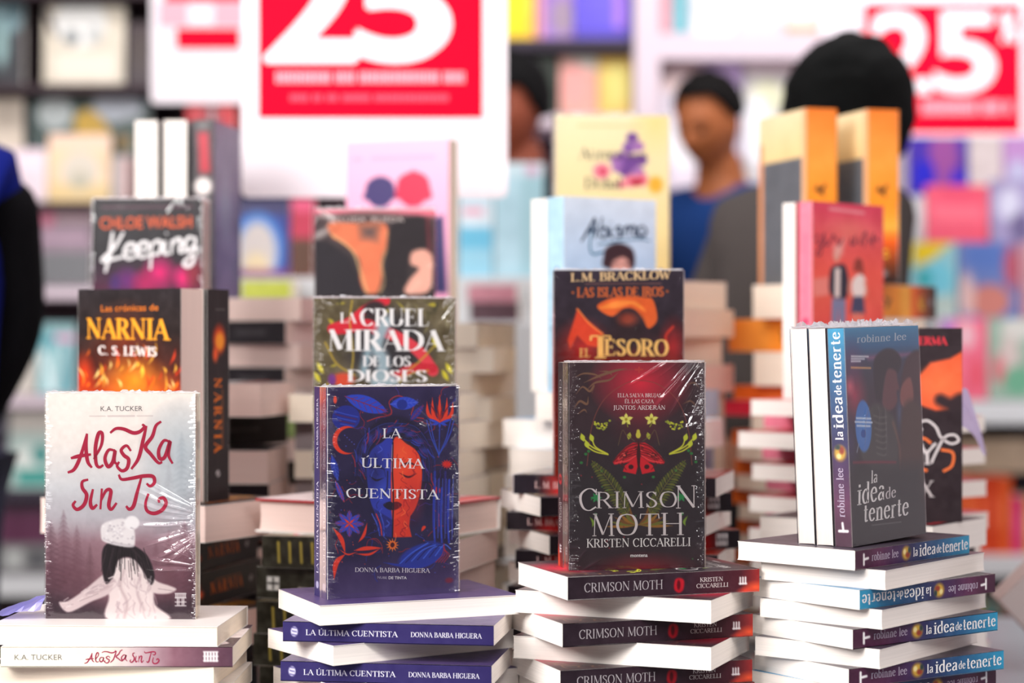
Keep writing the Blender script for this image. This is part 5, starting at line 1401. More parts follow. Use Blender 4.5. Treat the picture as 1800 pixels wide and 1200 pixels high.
for k, px in ((1, 328), (2, 277)):
    standing(K_DUSK, px, by + .004 * k, zA4 + .0003, yw + 3, 'upright white page edge ' + ('next to the dark spine with red patch' if k == 1 else 'farther from the dark spine with red patch'), 'fore', 'R', group=gu)

zB4 = ZP(568, 2.95)
gB4 = 'tan paperbacks stacked under the two heads cover'
tp = 'cream page paperback lying flat'; tm = 'mossy spine paperback lying flat'
stack([(K_TAN, 640, 838, 914, 'H', 'front', tp), (K_TAN, 610, 868, 916, 'F', 'front', tp), (K_TAN, 650, 828, 912, 'H', 'back', tp), (K_TAN, 620, 862, 910, 'F', 'front', tp), (K_MOSS, 630, 856, 908, 'S', 'front', tm), (K_TAN, 640, 836, 912, 'H', 'front', tp), (K_MOSS, 640, 858, 906, 'S', 'front', tm), (K_TAN, 640, 868, 912, 'F', 'front', tp)],
      zB4, 2.895, 'under the two heads cover', gB4, [(K_TAN, 640, 866, 910, 'F', 'front', tp), (K_MOSS, 640, 830, 905, 'H', 'front', tm), (K_TAN, 630, 850, 912, 'F', 'back', tp)])
standing(K_HEADS, 789, 2.935, zB4 + .0003, -20, 'pink paperback with a navy head and a red head side by side', 'front', 'R')

zC4 = ZP(495, 2.95)
gC4 = 'straw coloured paperbacks stacked under the yellow cover'
sp = 'straw spine paperback lying flat'; rz = 'rosy page paperback lying flat'
stack([(K_STRAW, 990, 1160, 1226, 'F', 'front', sp), (K_STRAW, 985, 1200, 1268, 'F', 'front', rz), (K_STRAW, 960, 1150, 1254, 'S', 'front', sp), (K_STRAW2, 985, 1206, 1270, 'F', 'front', rz), (K_STRAW, 970, 1180, 1252, 'S', 'front', sp), (K_STRAW2, 972, 1194, 1254, 'F', 'front', rz), (K_STRAW, 975, 1190, 1250, 'S', 'front', sp)],
      zC4, 2.885, 'under the yellow cover', gC4, [(K_STRAW2, 972, 1194, 1254, 'F', 'front', rz), (K_STRAW, 975, 1190, 1255, 'S', 'front', sp)])
standing(K_YELLOW, 976, 2.94, zC4 + .0003, 5, 'pale yellow paperback with purple and pink flowers', wrap=True)
# extra straw books piled at the near side, seen beside the yellow cover's pale blue neighbour
zD4 = ZP(500, 2.95)
gD4 = 'paperbacks stacked under the amber spines'
cp = 'thick cream page paperback lying flat'
stack([(K_AMBER, 1284, 1480, 1662, 'H', 'front', cp), (K_AMBER, 1272, 1500, 1640, 'S', 'front', 'amber and black spine paperback lying flat'), (K_AMBER, 1276, 1490, 1655, 'H', 'back', cp),
       (K_RUST, 1274, 1540, 1640, 'S', 'front', 'rust spine paperback lying flat'), (K_RED, 1276, 1540, 1600, 'S', 'front', 'red spine paperback lying flat'), (K_RUST, 1270, 1480, 1640, 'H', 'front', 'cream page paperback lying flat')],
      zD4, 2.875, 'under the amber spines', gD4,
      [(K_RUST, 1276, 1540, 1640, 'S', 'front', 'rust spine paperback lying flat'), (K_RUST, 1264, 1410, 1640, 'H', 'front', 'cream page paperback lying flat')])
gu = 'two upright amber spined books'
standing(K_AMBER, 1417, 2.895, zD4 + .0003, 18, 'upright book with amber spine beside a cream and grey cover, nearer one', 'spine', 'L', group=gu)
standing(K_AMBER, 1525, 2.91, zD4 + .0003, 16, 'upright book with amber spine at the end nearest the sale signs', 'spine', 'L', group=gu)

# wrapper fold lying on the snowy stack, book corner at the lower edge
# ------------------------------------------------------------------ the shop behind
def structure(o):
    o['kind'] = 'structure'; return o
M_FLOOR = mat_plain('floor_vinyl', (150, 142, 138), .45, .08, 3)
M_WALL = mat_plain('wall_paint', (226, 216, 222), .8, .03, 4)
structure(MB().box(-3.2, -0.6, -.05, 3.2, 6.4, 0).build('floor', M_FLOOR))
structure(MB().box(-3.2, 6.3, 0, 3.2, 6.4, 3.0).build('wall_back', M_WALL))
structure(MB().box(-3.2, -0.6, 0, -3.1, 6.3, 3.0).build('wall_left', M_WALL))
structure(MB().box(3.1, -0.6, 0, 3.2, 6.3, 3.0).build('wall_right', M_WALL))
structure(MB().box(-3.1, 6.28, 0, 3.1, 6.3, .1).build('baseboard_back', mat_plain('skirting', (200, 196, 198), .5)))

M_PLUM = mat_plain('shelf_plum', (50, 32, 40), .6, .1, 8)
M_WSHELF = mat_plain('shelf_white', (206, 190, 200), .5, .03, 8)
M_GSHELF = mat_plain('shelf_grey', (206, 208, 210), .5, .03, 8)
M_DARK = mat_plain('shelf_dark', (54, 44, 60), .6, .1, 8)

def bookcase(name, label, X0, X1, Yf, Yb, boards, top, mat, matb=None, side=.03, right=True, left=True):
    o = empty(name, ((X0 + X1) / 2, Yb, 0)); tag(o, label, 'bookcase')
    inv = lambda x, y, z: (x - (X0 + X1) / 2, y - Yb, z)
    def bx(x0, y0, z0, x1, y1, z1, nm, m):
        a = inv(x0, y0, z0); b = inv(x1, y1, z1); MB().box(*a, *b).build(nm, m, o)
    bx(X0, Yb - .02, 0, X1, Yb, top, 'back_panel', matb or mat)
    if left: bx(X0 - side, Yf, 0, X0, Yb, top, 'side_panel', mat)
    if right: bx(X1, Yf, 0, X1 + side, Yb, top, 'side_panel', mat)
    for y, th, m in boards:
        z = ZP(y, Yf + .03)
        bx(X0, Yf, z - th, X1, Yb - .02, z, 'shelf', m)
    return o

_kc = {}
def face(x0, y0, x1, y1, Y, col, shapes, label, T=.022, yaw=0, group=None, pitch=-3, back=None, zdrop=0):
    """a face-out book whose cover spans this rectangle at depth Y"""
    w = (x1 - x0) * Y / FPX; h = (y1 - y0) * Y / FPX
    cv = Canvas(w * 1000, h * 1000, 5, col, [(x0, y0), (x1, y0), (x1, y1), (x0, y1)])
    cv.mottle(26, 30, int(abs(x0) + abs(y0)) % 50)
    for sh in shapes:
        k = sh[0]
        if k == 'e': cv.ell(sh[1], sh[2], sh[3], sh[4], 1, 4)
        elif k == 'r': a, b, c_, d = sh[1]; cv.poly([(a, b), (c_, b), (c_, d), (a, d)], sh[2], 1, 1)
        elif k == 'p': cv.poly(sh[1], sh[2], 1, 2)
        elif k == 'l': cv.line(sh[1], sh[2], sh[3], 1, 1)
    sp = Canvas(h * 1000, T * 1000, 6, tuple(np.clip(np.array(col) * .85, 0, 255)))
    kd = Kind('shelf', w, h, T, cv, sp, tuple(np.clip(np.array(col) * .9, 0, 255)), 'down', M_PAGE)
    return standing(kd, x0, Y, ZP(y1, Y) + .0005, yaw, label, 'front', 'L', 0, pitch, group)

def spines(x0, x1, y0, y1, Y, cols, words, group, z=None):
    """a row of upright books, spines out"""
    X = XP(x0, Y); rg = random.Random(int(x0 + y0)); i = 0
    z = ZP(y1, Y) if z is None else z
    nm = ['first', 'second', 'third', 'fourth', 'fifth', 'sixth', 'seventh', 'eighth', 'ninth', 'tenth', 'eleventh', 'twelfth']
    while X < XP(x1, Y) and i < 12:
        T = rg.uniform(.024, .034); h = (y1 - y0) * Y / FPX * rg.uniform(.93, 1)
        col = cols[i % len(cols)]
        sp = Canvas(h * 1000, T * 1000, 6, col); sp.line([(h*300, T*500), (h*650, T*500)], T * 300, tuple(min(255, v + 60) for v in col), .8, 2, False)
        kd = Kind('row', .14, h, T - .001, Canvas(140, h * 1000, 14, col), sp, col, 'down', M_PAGE2)
        standing(kd, 900 + X / Y * FPX, Y, z + .0005, 0, words + ', ' + nm[i] + ' from the left', 'spine', 'L', group=group)
        X += T; i += 1

def lying_simple(x0, x1, y0, y1, Y, col, label, depth=.2, page=None, group=None):
    W = depth; H = (x1 - x0) * Y / FPX; T = (y1 - y0) * Y / FPX
    sp = Canvas(H * 1000, T * 1000, 5, col); sp.mottle(40, 20, 4)
    kd = Kind('flat', W, H, T - .0005, Canvas(W * 1000, H * 1000, 12, col), sp, col, 'down', page or M_PAGE2)
    lying(kd, x0 - 5, x1, x1 + 3, Y, ZP(y1, Y) + .0003, 'S', 'front', label, group)

# left bookcase, dark
YL = 5.2
bl = bookcase('bookcase', 'dark plum bookcase with face-out books at the far left behind the stacks', XP(-420, YL), XP(582, YL), YL, 5.55,
    [(-15, .02, M_PLUM), (150, .02, M_PLUM), (356, .02, M_PLUM), (505, .03, M_WSHELF), (695, .03, M_WSHELF), (862, .025, M_DARK), (1012, .05, M_GSHELF)], 2.25, M_PLUM)
Yb_ = YL + .05
face(76, 12, 218, 149, Yb_, (206, 196, 178), [('e', (140, 40), 46, 44, (226, 226, 222)), ('e', (125, 66), 14, 14, (120, 124, 126)), ('e', (165, 62), 14, 16, (176, 178, 176)), ('r', (96, 96, 205, 140), (226, 214, 198)), ('l', [(80, 20), (95, 60)], 10, (60, 50, 50))], 'cream manga book with a white haired head on the dark top shelf', group=None)
face(-30, 8, 40, 149, Yb_, (40, 40, 46), [('e', (10, 30), 30, 30, (112, 140, 146)), ('e', (2, 80), 12, 40, (130, 160, 160)), ('e', (24, 16), 20, 16, (70, 96, 104))], 'dark book with teal swirls at the far left of the top shelf')
face(225, 40, 268, 149, Yb_, (50, 32, 40), [('e', (245, 90), 10, 40, (64, 50, 44))], 'narrow plum book beside the small white sale sign')
face(-25, 172, 38, 354, Yb_ + .02, (206, 192, 176), [('e', (10, 190), 20, 40, (190, 176, 160)), ('l', [(-10, 330), (36, 300)], 12, (120, 100, 90))], 'tall cream book on the middle dark shelf, far left')
face(48, 172, 262, 354, Yb_ + .07, (62, 84, 82), [('e', (95, 198), 32, 32, (206, 216, 216)), ('e', (205, 188), 46, 28, (206, 214, 226)), ('p', [(126, 240), (150, 190), (176, 205), (200, 240)], (226, 176, 20)), ('e', (150, 215), 22, 22, (230, 182, 20)), ('e', (225, 240), 30, 30, (60, 84, 76)), ('e', (215, 250), 14, 14, (150, 110, 30))], 'wide dark green picture book with white rounds and a yellow flower')
face(84, 236, 193, 355, Yb_ + .01, (232, 198, 160), [('r', (84, 236, 193, 262), (236, 200, 176)), ('e', (140, 300), 34, 34, (206, 196, 180)), ('r', (84, 325, 193, 355), (214, 186, 130)), ('e', (140, 318), 18, 16, (176, 170, 150))], 'peach and sand coloured book in front of the dark green picture book')
face(2, 262, 80, 355, Yb_ - .01, (226, 206, 214), [('r', (10, 270, 74, 300), (236, 216, 226)), ('e', (40, 330), 20, 14, (216, 200, 210))], 'small pale pink book left of the peach coloured book')
face(196, 275, 228, 355, Yb_ + .01, (176, 162, 160), [('r', (222, 275, 228, 355), (206, 120, 120))], 'thin grey book right of the peach coloured book')
face(62, 372, 162, 503, Yb_, (134, 110, 126), [('r', (62, 372, 162, 392), (176, 140, 150)), ('e', (82, 385), 12, 14, (214, 90, 130)), ('r', (62, 444, 162, 503), (92, 92, 96)), ('r', (70, 405, 155, 425), (180, 146, 168))], 'mauve and grey book on the shelf above the teal books')
face(-40, 380, 58, 503, Yb_, (90, 80, 90), [], 'dark grey book hidden by the blue jacketed shopper')
face(328, 184, 414, 354, YL + .02, (196, 26, 40), [('r', (336, 216, 396, 354), (76, 60, 84)), ('r', (345, 190, 390, 210), (150, 30, 46)), ('r', (362, 240, 394, 354), (124, 108, 150))], 'red framed dark book standing under the small white sale sign')
face(66, 568, 132, 693, Yb_, (150, 196, 200), [('e', (80, 600), 14, 20, (90, 160, 170)), ('r', (96, 590, 130, 600), (226, 130, 176)), ('r', (104, 604, 128, 690), (90, 150, 160)), ('l', [(76, 620), (92, 690)], 8, (226, 236, 236)), ('l', [(110, 610), (100, 680)], 6, (206, 226, 226))], 'teal and white book beside the fiery cover stack')
face(-30, 580, 62, 693, Yb_, (196, 190, 180), [], 'beige book hidden by the blue jacketed shopper')
face(16, 720, 126, 860, Yb_, (176, 196, 190), [('r', (16, 720, 126, 760), (190, 184, 176)), ('e', (50, 806), 26, 20, (214, 220, 214)), ('r', (30, 826, 126, 852), (50, 150, 140)), ('e', (70, 800), 14, 16, (40, 130, 126))], 'teal banded book low on the left shelves')
face(-60, 730, 14, 860, Yb_, (70, 66, 80), [], 'dark book left of the teal banded book')
face(-30, 886, 126, 1010, Yb_, (92, 40, 72), [('r', (-30, 956, 126, 1010), (112, 112, 112)), ('r', (8, 966, 40, 1000), (170, 172, 170)), ('r', (50, 970, 80, 996), (80, 80, 84)), ('r', (-30, 886, 126, 900), (60, 36, 56))], 'plum book with grey lower band on the lowest left shelf')

# stand behind the table with pale blue books
YP = 3.98
pl = empty('display_plinth', (XP(680, YP), YP + .22, 0)); tag(pl, 'grey stepped plinth behind the table holding the pale blue books', 'plinth')
px0 = XP(395, YP) - XP(680, YP); px1 = XP(965, YP) - XP(680, YP)
MB().box(px0, -.22, 0, px1, -.02, ZP(566, YP)).build('front_step', M_GSHELF, pl, .003)
MB().box(px0, -.019, 0, px1, .22, ZP(488, YP + .22)).build('rear_step', M_GSHELF, pl, .003)
YQ = YP + .24
face(396, 352, 508, 488, YQ, (44, 60, 140), [('r', (396, 352, 508, 378), (60, 56, 100)), ('e', (452, 440), 46, 66, (70, 130, 214)), ('e', (452, 446), 34, 56, (206, 196, 196)), ('e', (450, 470), 22, 26, (226, 206, 170)), ('r', (396, 476, 508, 488), (130, 50, 110))], 'royal blue book with a pale oval picture')
face(511, 350, 552, 488, YQ, (190, 50, 80), [('r', (511, 420, 552, 488), (92, 60, 46)), ('r', (511, 350, 552, 372), (226, 90, 130))], 'red and brown book right of the royal blue book')
lying_simple(424, 512, 492, 532, YP + .03, (206, 214, 90), 'lime yellow book lying flat below the royal blue book', .14)
lying_simple(424, 530, 532, 565, YP + .02, (120, 92, 96), 'dark rosy book lying flat under the lime yellow book', .14)
face(806, 296, 866, 488, YQ, (214, 232, 240), [('r', (806, 400, 866, 440), (110, 190, 220)), ('r', (806, 296, 866, 360), (196, 224, 236)), ('r', (814, 366, 850, 378), (236, 170, 190)), ('r', (806, 440, 866, 488), (150, 206, 226))], 'white and cyan banded book on the grey plinth')
face(868, 286, 956, 488, YQ + .01, (176, 212, 224), [('r', (868, 286, 956, 310), (200, 224, 232)), ('r', (915, 310, 956, 488), (160, 200, 210)), ('e', (935, 300), 10, 8, (214, 150, 180))], 'pale aqua book on the grey plinth next to the yellow cover')
face(755, 330, 803, 488, YQ, (200, 222, 232), [], 'pale blue book hidden behind the pink two heads cover')
lying_simple(822, 908, 500, 530, YP + .03, (216, 150, 164), 'rosy pink book lying on the plinth front step', .14)
lying_simple(826, 912, 530, 565, YP + .02, (96, 72, 80), 'dark brown book lying under the rosy pink book', .14)

# right bookcases, white
YR = 5.5
bm = bookcase('bookcase', 'white bookcase with purple and yellow books behind the main sale sign', XP(640, YR), XP(1112, YR), YR, 5.85,
    [(70, .03, M_DARK), (205, .03, M_WSHELF), (345, .03, M_WSHELF), (520, .03, M_WSHELF), (720, .03, M_WSHELF), (985, .03, M_WSHELF)], 2.3, M_WSHELF, M_DARK, side=.03, right=False)  # top board is dark: the shadow strip beneath it painted into its colour
face(880, -60, 940, 68, YR + .05, (246, 206, 20), [('r', (930, -60, 940, 68), (250, 180, 90))], 'bright yellow book at the top beside the main sale sign')
face(944, -60, 1008, 68, YR + .06, (146, 110, 186), [('e', (988, 30), 20, 34, (150, 130, 150)), ('r', (944, -60, 954, 68), (226, 150, 150))], 'lilac book with grey round between yellow and violet books')
face(1010, -60, 1108, 68, YR + .05, (98, 84, 206), [('r', (1080, -60, 1096, 68), (170, 120, 214)), ('r', (1010, 50, 1108, 68), (84, 70, 180))], 'violet book standing on the shade-dark top shelf')
face(984, 102, 1050, 203, YR + .05, (206, 150, 136), [('e', (1025, 110), 26, 16, (190, 186, 176)), ('e', (1010, 150), 22, 40, (220, 150, 144))], 'salmon pink book above the pale yellow cover')
face(1052, 102, 1110, 203, YR + .05, (206, 176, 90), [('e', (1085, 150), 18, 36, (206, 196, 110)), ('r', (1052, 86, 1110, 110), (206, 160, 60))], 'mustard book above the pale yellow cover')
face(900, 102, 980, 203, YR + .06, (50, 60, 50), [], 'dark green book behind the shopper with the black hair')
br = bookcase('bookcase', 'long white bookcase of bright face-out books behind the two shoppers', XP(1160, YR), XP(1520, YR), YR, 5.95,
    [(62, .07, M_WSHELF), (330, .03, M_WSHELF), (705, .06, M_WSHELF), (980, .05, M_GSHELF), (1220, .03, M_WSHELF)], 2.3, M_WSHELF, side=.07, right=True)
g = 'books on the top right shelf'
for i, (x0, x1, y0, col, sh, lb) in enumerate([(1160, 1178, -50, (226, 150, 160), [], 'thin pink book first on the top white shelf'), (1180, 1212, -50, (110, 166, 176), [], 'teal book beside the thin pink book on the top white shelf'),
    (1216, 1290, -50, (214, 212, 220), [('r', (1216, 30, 1290, 60), (226, 220, 226))], 'pale grey book next to the teal book on the top white shelf'), (1294, 1376, -50, (236, 222, 230), [('r', (1294, 40, 1376, 60), (226, 190, 196))], 'pale lilac book in the middle of the top white shelf'),
    (1380, 1440, -50, (232, 220, 216), [('r', (1380, 44, 1440, 60), (190, 150, 120))], 'cream book with tan foot on the top white shelf'), (1444, 1510, -50, (236, 230, 236), [], 'white book nearest the right sale sign on the top white shelf')]):
    face(x0, y0, x1, 60, YR + .05, col, sh, lb)
for x0, x1, y0, y1, dy, col, sh, lb in [
    (1162, 1232, 112, 328, .06, (214, 206, 216), [('r', (1162, 112, 1232, 132), (160, 130, 130)), ('r', (1162, 136, 1232, 160), (226, 200, 196)), ('e', (1200, 250), 30, 50, (238, 236, 240))], 'tall pale book with brown top left of the navy clad shopper'),
    (1236, 1306, 112, 328, .06, (176, 150, 196), [('r', (1236, 150, 1306, 328), (200, 190, 206))], 'lilac topped book behind the navy clad shopper'),
    (1310, 1396, 112, 328, .06, (190, 186, 186), [('e', (1350, 170), 30, 30, (206, 206, 176)), ('e', (1330, 230), 26, 60, (230, 230, 234)), ('r', (1310, 112, 1396, 126), (206, 180, 190))], 'grey book with white rounds between the two shoppers'),
    (1400, 1500, 112, 328, .06, (206, 196, 190), [], 'pale tan book hidden by the black haired shopper')]:
    face(x0, y0, x1, y1, YR + dy, col, sh, lb)
# stepped rows under the right sign
tr_ = empty('display_rack', (XP(1700, 5.45), 5.45, 0)); tag(tr_, 'grey stepped rack of face-out books under the right sale sign', 'rack')
for k, (yy, Y) in enumerate([(345, 5.42), (432, 5.30), (562, 5.18), (704, 5.06)]):
    MB().box(XP(1600, 5.45) - XP(1700, 5.45), Y - 5.45, ZP(704, 5.06) - .02 if k < 3 else ZP(704, 5.06) - .045, .62, (Y - 5.45) + .115, ZP(yy, Y)).build('step', M_GSHELF, tr_)
for x0, x1, y0, y1, Y, col, sh, lb in [
    (1597, 1702, 236, 344, 5.43, (70, 50, 160), [('e', (1660, 280), 26, 60, (150, 80, 150)), ('e', (1625, 310), 20, 30, (40, 40, 190)), ('e', (1685, 320), 16, 24, (60, 40, 190))], 'indigo and violet book directly under the right sale sign'),
    (1704, 1762, 236, 344, 5.43, (214, 202, 200), [], 'cream book right of the indigo book under the sale sign'),
    (1764, 1830, 236, 344, 5.43, (186, 140, 196), [('e', (1790, 310), 20, 30, (190, 190, 220))], 'orchid pink book at the outer end under the sale sign'),
    (1628, 1738, 326, 431, 5.31, (234, 92, 116), [('r', (1640, 360, 1726, 390), (240, 110, 130)), ('e', (1680, 344), 40, 10, (226, 80, 110))], 'coral red book in the second row of the rack'),
    (1742, 1830, 316, 431, 5.31, (160, 150, 190), [('e', (1775, 360), 20, 30, (206, 206, 226)), ('e', (1795, 400), 20, 26, (110, 100, 140))], 'lavender grey book beside the coral red book'),
    (1600, 1682, 426, 561, 5.19, (150, 206, 216), [('p', [(1606, 426), (1676, 426), (1640, 456), (1606, 470)], (240, 206, 30)), ('e', (1650, 490), 26, 30, (120, 206, 226)), ('r', (1600, 520, 1682, 561), (186, 206, 200)), ('e', (1625, 490), 12, 16, (40, 170, 176))], 'aqua book with a yellow corner in the third row of the rack'),
    (1686, 1792, 426, 561, 5.19, (110, 130, 190), [('e', (1735, 450), 40, 26, (90, 120, 190)), ('e', (1740, 530), 36, 30, (206, 130, 120)), ('e', (1780, 470), 14, 40, (190, 90, 110)), ('e', (1700, 520), 14, 40, (226, 190, 186))], 'blue and terracotta book in the third row of the rack'),
    (1796, 1850, 426, 561, 5.19, (206, 150, 160), [], 'dusty pink book at the right edge of the third rack row'),
    (1656, 1736, 560, 703, 5.07, (230, 110, 136), [('r', (1656, 560, 1680, 640), (176, 130, 196)), ('e', (1700, 590), 16, 24, (226, 180, 190)), ('e', (1716, 660), 14, 30, (226, 90, 110))], 'raspberry pink book in the lowest rack row'),
    (1738, 1850, 560, 703, 5.07, (150, 176, 160), [('e', (1790, 580), 30, 20, (206, 206, 200)), ('e', (1775, 630), 18, 40, (206, 190, 186)), ('e', (1790, 670), 26, 26, (110, 170, 140)), ('e', (1756, 650), 10, 24, (214, 110, 120))], 'sage green book in the lowest rack row')]:
    face(x0, y0, x1, y1, Y, col, sh, lb, T=.018)
# low case below the rack
lc = empty('low_bookcase', (XP(1740, 5.06), 5.4, 0)); tag(lc, 'low grey bookcase with orange spines under the stepped rack', 'bookcase')
LX0 = XP(1560, 5.05) - XP(1740, 5.06); LX1 = .62
zt = ZP(704, 5.06) - .047
MB().box(LX0, -.37, zt - .012, LX1, .1, zt).build('top', M_GSHELF, lc)
MB().box(LX0, .08, 0, LX1, .1, zt - .0125).build('back_panel', M_DARK, lc)
for x in (LX0, LX1 - .03): MB().box(x, -.36, 0, x + .03, .079, zt - .0125).build('side_panel', M_GSHELF, lc)
for yy in (978, 1215): MB().box(LX0 + .031, -.37, ZP(yy, 5.03) - .05, LX1 - .031, .079, ZP(yy, 5.03)).build('shelf', M_GSHELF, lc)
lying_simple(1600, 1850, 772, 832, 5.1, (206, 184, 160), 'long beige album lying across the orange spines', .2, M_PAGE2)
spines(1592, 1775, 834, 977, 5.09, [(206, 70, 30), (196, 60, 26), (214, 84, 36)], 'orange spine book in the low bookcase', 'orange spines in the low bookcase', ZP(978, 5.03))
spines(1780, 1850, 870, 977, 5.09, [(206, 50, 110), (190, 150, 60), (60, 54, 60)], 'magenta or mixed spine in the low bookcase', 'mixed spines in the low bookcase', ZP(978, 5.03))
spines(1600, 1850, 1060, 1214, 5.09, [(176, 40, 70), (190, 150, 40), (60, 130, 130), (120, 120, 110), (150, 60, 60)], 'coloured spine on the bottom shelf of the low bookcase', 'bottom shelf spines of the low bookcase', ZP(1215, 5.03))

# sale signs
M_SIGNW = mat_plain('sign_white', (240, 232, 238), .6, .01, 6, spec=.1)
M_SIGNR = mat_plain('sign_red', (238, 0, 44), .7, .02, 6, spec=.08)
M_SIGNP = mat_plain('sign_pink', (250, 176, 190), .6, .02, 6, spec=.1)
M_SIGNF = mat_plain('sign_faint', (248, 96, 120), .6, .02, 6, spec=.1)
M_POLE = mat_plain('pole_metal', (190, 190, 194), .35, .03, 20, .7)
def round_rect(x0, z0, x1, z1, r, y0, y1, name, mat, parent):
    bm_ = bmesh.new(); pts = []
    for cx, cz, a0 in ((x1 - r, z1 - r, 0), (x0 + r, z1 - r, 90), (x0 + r, z0 + r, 180), (x1 - r, z0 + r, 270)):
        for k in range(7):
            a = math.radians(a0 + 15 * k); pts.append((cx + r * math.cos(a), cz + r * math.sin(a)))
    f = [bm_.verts.new((x, y0, z)) for x, z in pts]; b = [bm_.verts.new((x, y1, z)) for x, z in pts]
    bm_.faces.new(f); bm_.faces.new(list(reversed(b)))
    n = len(pts)
    for i in range(n): bm_.faces.new((f[i], b[i], b[(i+1) % n], f[(i+1) % n]))
    bmesh.ops.recalc_face_normals(bm_, faces=bm_.faces)
    me = bpy.data.meshes.new(name); bm_.to_mesh(me); bm_.free()
    return link(name, me, parent, mat)
def flat(verts, faces, name, mat, parent):
    me = bpy.data.meshes.new(name); me.from_pydata(verts, [], faces); me.update()
    return link(name, me, parent, mat)
def sign(label, Y, rect, red, digits, heavy, bars, px_pole, pole_z, r=.012, extra=()):
    """rect etc. in frame columns/rows at depth Y"""
    X0 = XP(px_pole, Y)
    o = empty('sale_sign', (X0, Y, pole_z)); tag(o, label, 'sign')
    q = lambda x, y: (XP(x, Y) - X0, ZP(y, Y) - pole_z)
    a = q(rect[0], rect[3]); b = q(rect[2], rect[1])
    pn = round_rect(a[0], a[1], b[0], b[1], r, 0, .004, 'panel', M_SIGNW, o)
    def rectm(R, d, name, mat, par):
        a = q(R[0], R[3]); b = q(R[2], R[1])
        return flat([(a[0], -d, a[1]), (b[0], -d, a[1]), (b[0], -d, b[1]), (a[0], -d, b[1])], [(0, 1, 2, 3)], name, mat, par)
    rectm(red, .0006, 'red_field', M_SIGNR, o)
    if digits:
        V = []; F = []
        for ch, x0, x1, zt_, zb_ in digits:
            v, f = text_mesh(ch, 'sans', True); mn = v.min(0); mx = v.max(0); b_ = len(V)
            p0 = q(x0, zb_); p1 = q(x1, zt_)
            # heavy strokes: three slightly shifted copies
            for dx, dz in ((0, 0), (heavy, 0), (-heavy, 0), (0, heavy * .8), (0, -heavy * .8)):
                b_ = len(V)
                for x, y in v:
                    V.append((p0[0] + (x - mn[0]) / (mx[0] - mn[0]) * (p1[0] - p0[0]) + dx, -.0010 - .0001 * len(V) / 4000, p0[1] + (y - mn[1]) / (mx[1] - mn[1]) * (p1[1] - p0[1]) + dz))
                F += [tuple(b_ + i for i in t) for t in f]
        flat(V, F, 'digits', M_SIGNW, o)
    for k, R in enumerate(bars): 
        V = []; F = []
        x = R[0]; rg = random.Random(k)
        while x < R[2]:                      # words too small to read, kept as short strokes
            w = min(rg.uniform(5, 9), R[2] - x)
            a = q(x, R[3]); b = q(x + w * .72, R[1]); b_ = len(V)
            V += [(a[0], -.0009, a[1]), (b[0], -.0009, a[1]), (b[0], -.0009, b[1]), (a[0], -.0009, b[1])]; F.append((b_, b_+1, b_+2, b_+3))
            x += w + (7 if rg.random() < .12 else 0)
        flat(V, F, 'small_print', M_SIGNP if k == 0 else M_SIGNF, o)
    for e, (R, m) in enumerate(extra): rectm(R, .0009 + .0004 * e, 'printed_band', m, o)
    zb = q(rect[0], rect[3])[1]
    MB().tube((0, .012, .008), (0, .012, zb + .05), .006).build('pole', M_POLE, o, smooth=True)
    MB().box(-.06, -.035, 0, .06, .05, .008).build('base', M_POLE, o, .002)
    return o
sign('large red and white 25 percent sale sign standing above the pink cover', 3.21, (424, -190, 892, 347), (455, -118, 848, 207),
     [('2', 468, 625, -96, 108), ('5', 628, 790, -96, 108)], .005, [(485, 126, 818, 146), (510, 166, 790, 178)], 700, TABLE_Z)
sign('smaller red and white 25 percent sale sign above the bright right shelves', 4.9, (1512, -14, 1806, 240), (1518, 6, 1795, 234),
     [('2', 1532, 1636, 20, 164), ('5', 1642, 1750, 20, 164), ('%', 1757, 1788, 22, 74)], .001, [(1620, 178, 1780, 200)], 1560, 0.0)
sign('white sale sign with a red band partly behind the large sign', 4.3, (265, -150, 560, 182), (290, -140, 540, 2), [], 0, [], 372, 0.0,
     extra=[((310, 50, 422, 86), M_SIGNR), ((280, 2, 440, 46), M_SIGNP), ((330, 8, 376, 44), M_SIGNW)])

# crumpled wrapper beside the snowy cover, violet reflection painted as its tint
zt_ = zA
V = []; F = []; rg = random.Random(2); nu, nv = 9, 5
for j in range(nv):
    for i in range(nu):
        u = i / (nu - 1); v = j / (nv - 1)
        x = XP(-5, 2.08) + u * .052; y = .0 + v * .05
        h = .0015 + (.019 * u**.8) * math.sin(math.pi * min(1, v * .55 + .12)) + rg.uniform(0, .003)
        V.append((x, 2.05 + y, zt_ + h))
for j in range(nv - 1):
    for i in range(nu - 1):
        k = j * nu + i; F.append((k, k+1, k+nu+1, k+nu))
me = bpy.data.meshes.new('crumpled_wrapper'); me.from_pydata(V, [], F); me.materials.append(M_VIOLET)
o = link('crumpled_wrapper', me); tag(o, 'crumpled plastic wrapper with painted violet reflection lying beside the pale snowy cover', 'wrapper')
# tilted book corner low at the right
kd = Kind('corner', .15, .21, .03, Canvas(150, 210, 10, (206, 190, 186)), Canvas(210, 30, 6, (190, 170, 166)), (206, 190, 186), 'down', M_PAGE3)
R0 = Matrix.Rotation(math.radians(46), 3, 'Y') @ Matrix.Rotation(math.radians(14), 3, 'Z') @ standing_basis('front')
make_book(kd, P(1757, 1060, 2.62) + Vector((0, 0, .004)), R0, 'rosy book tilted on its corner at the lower right beside the teal stack')
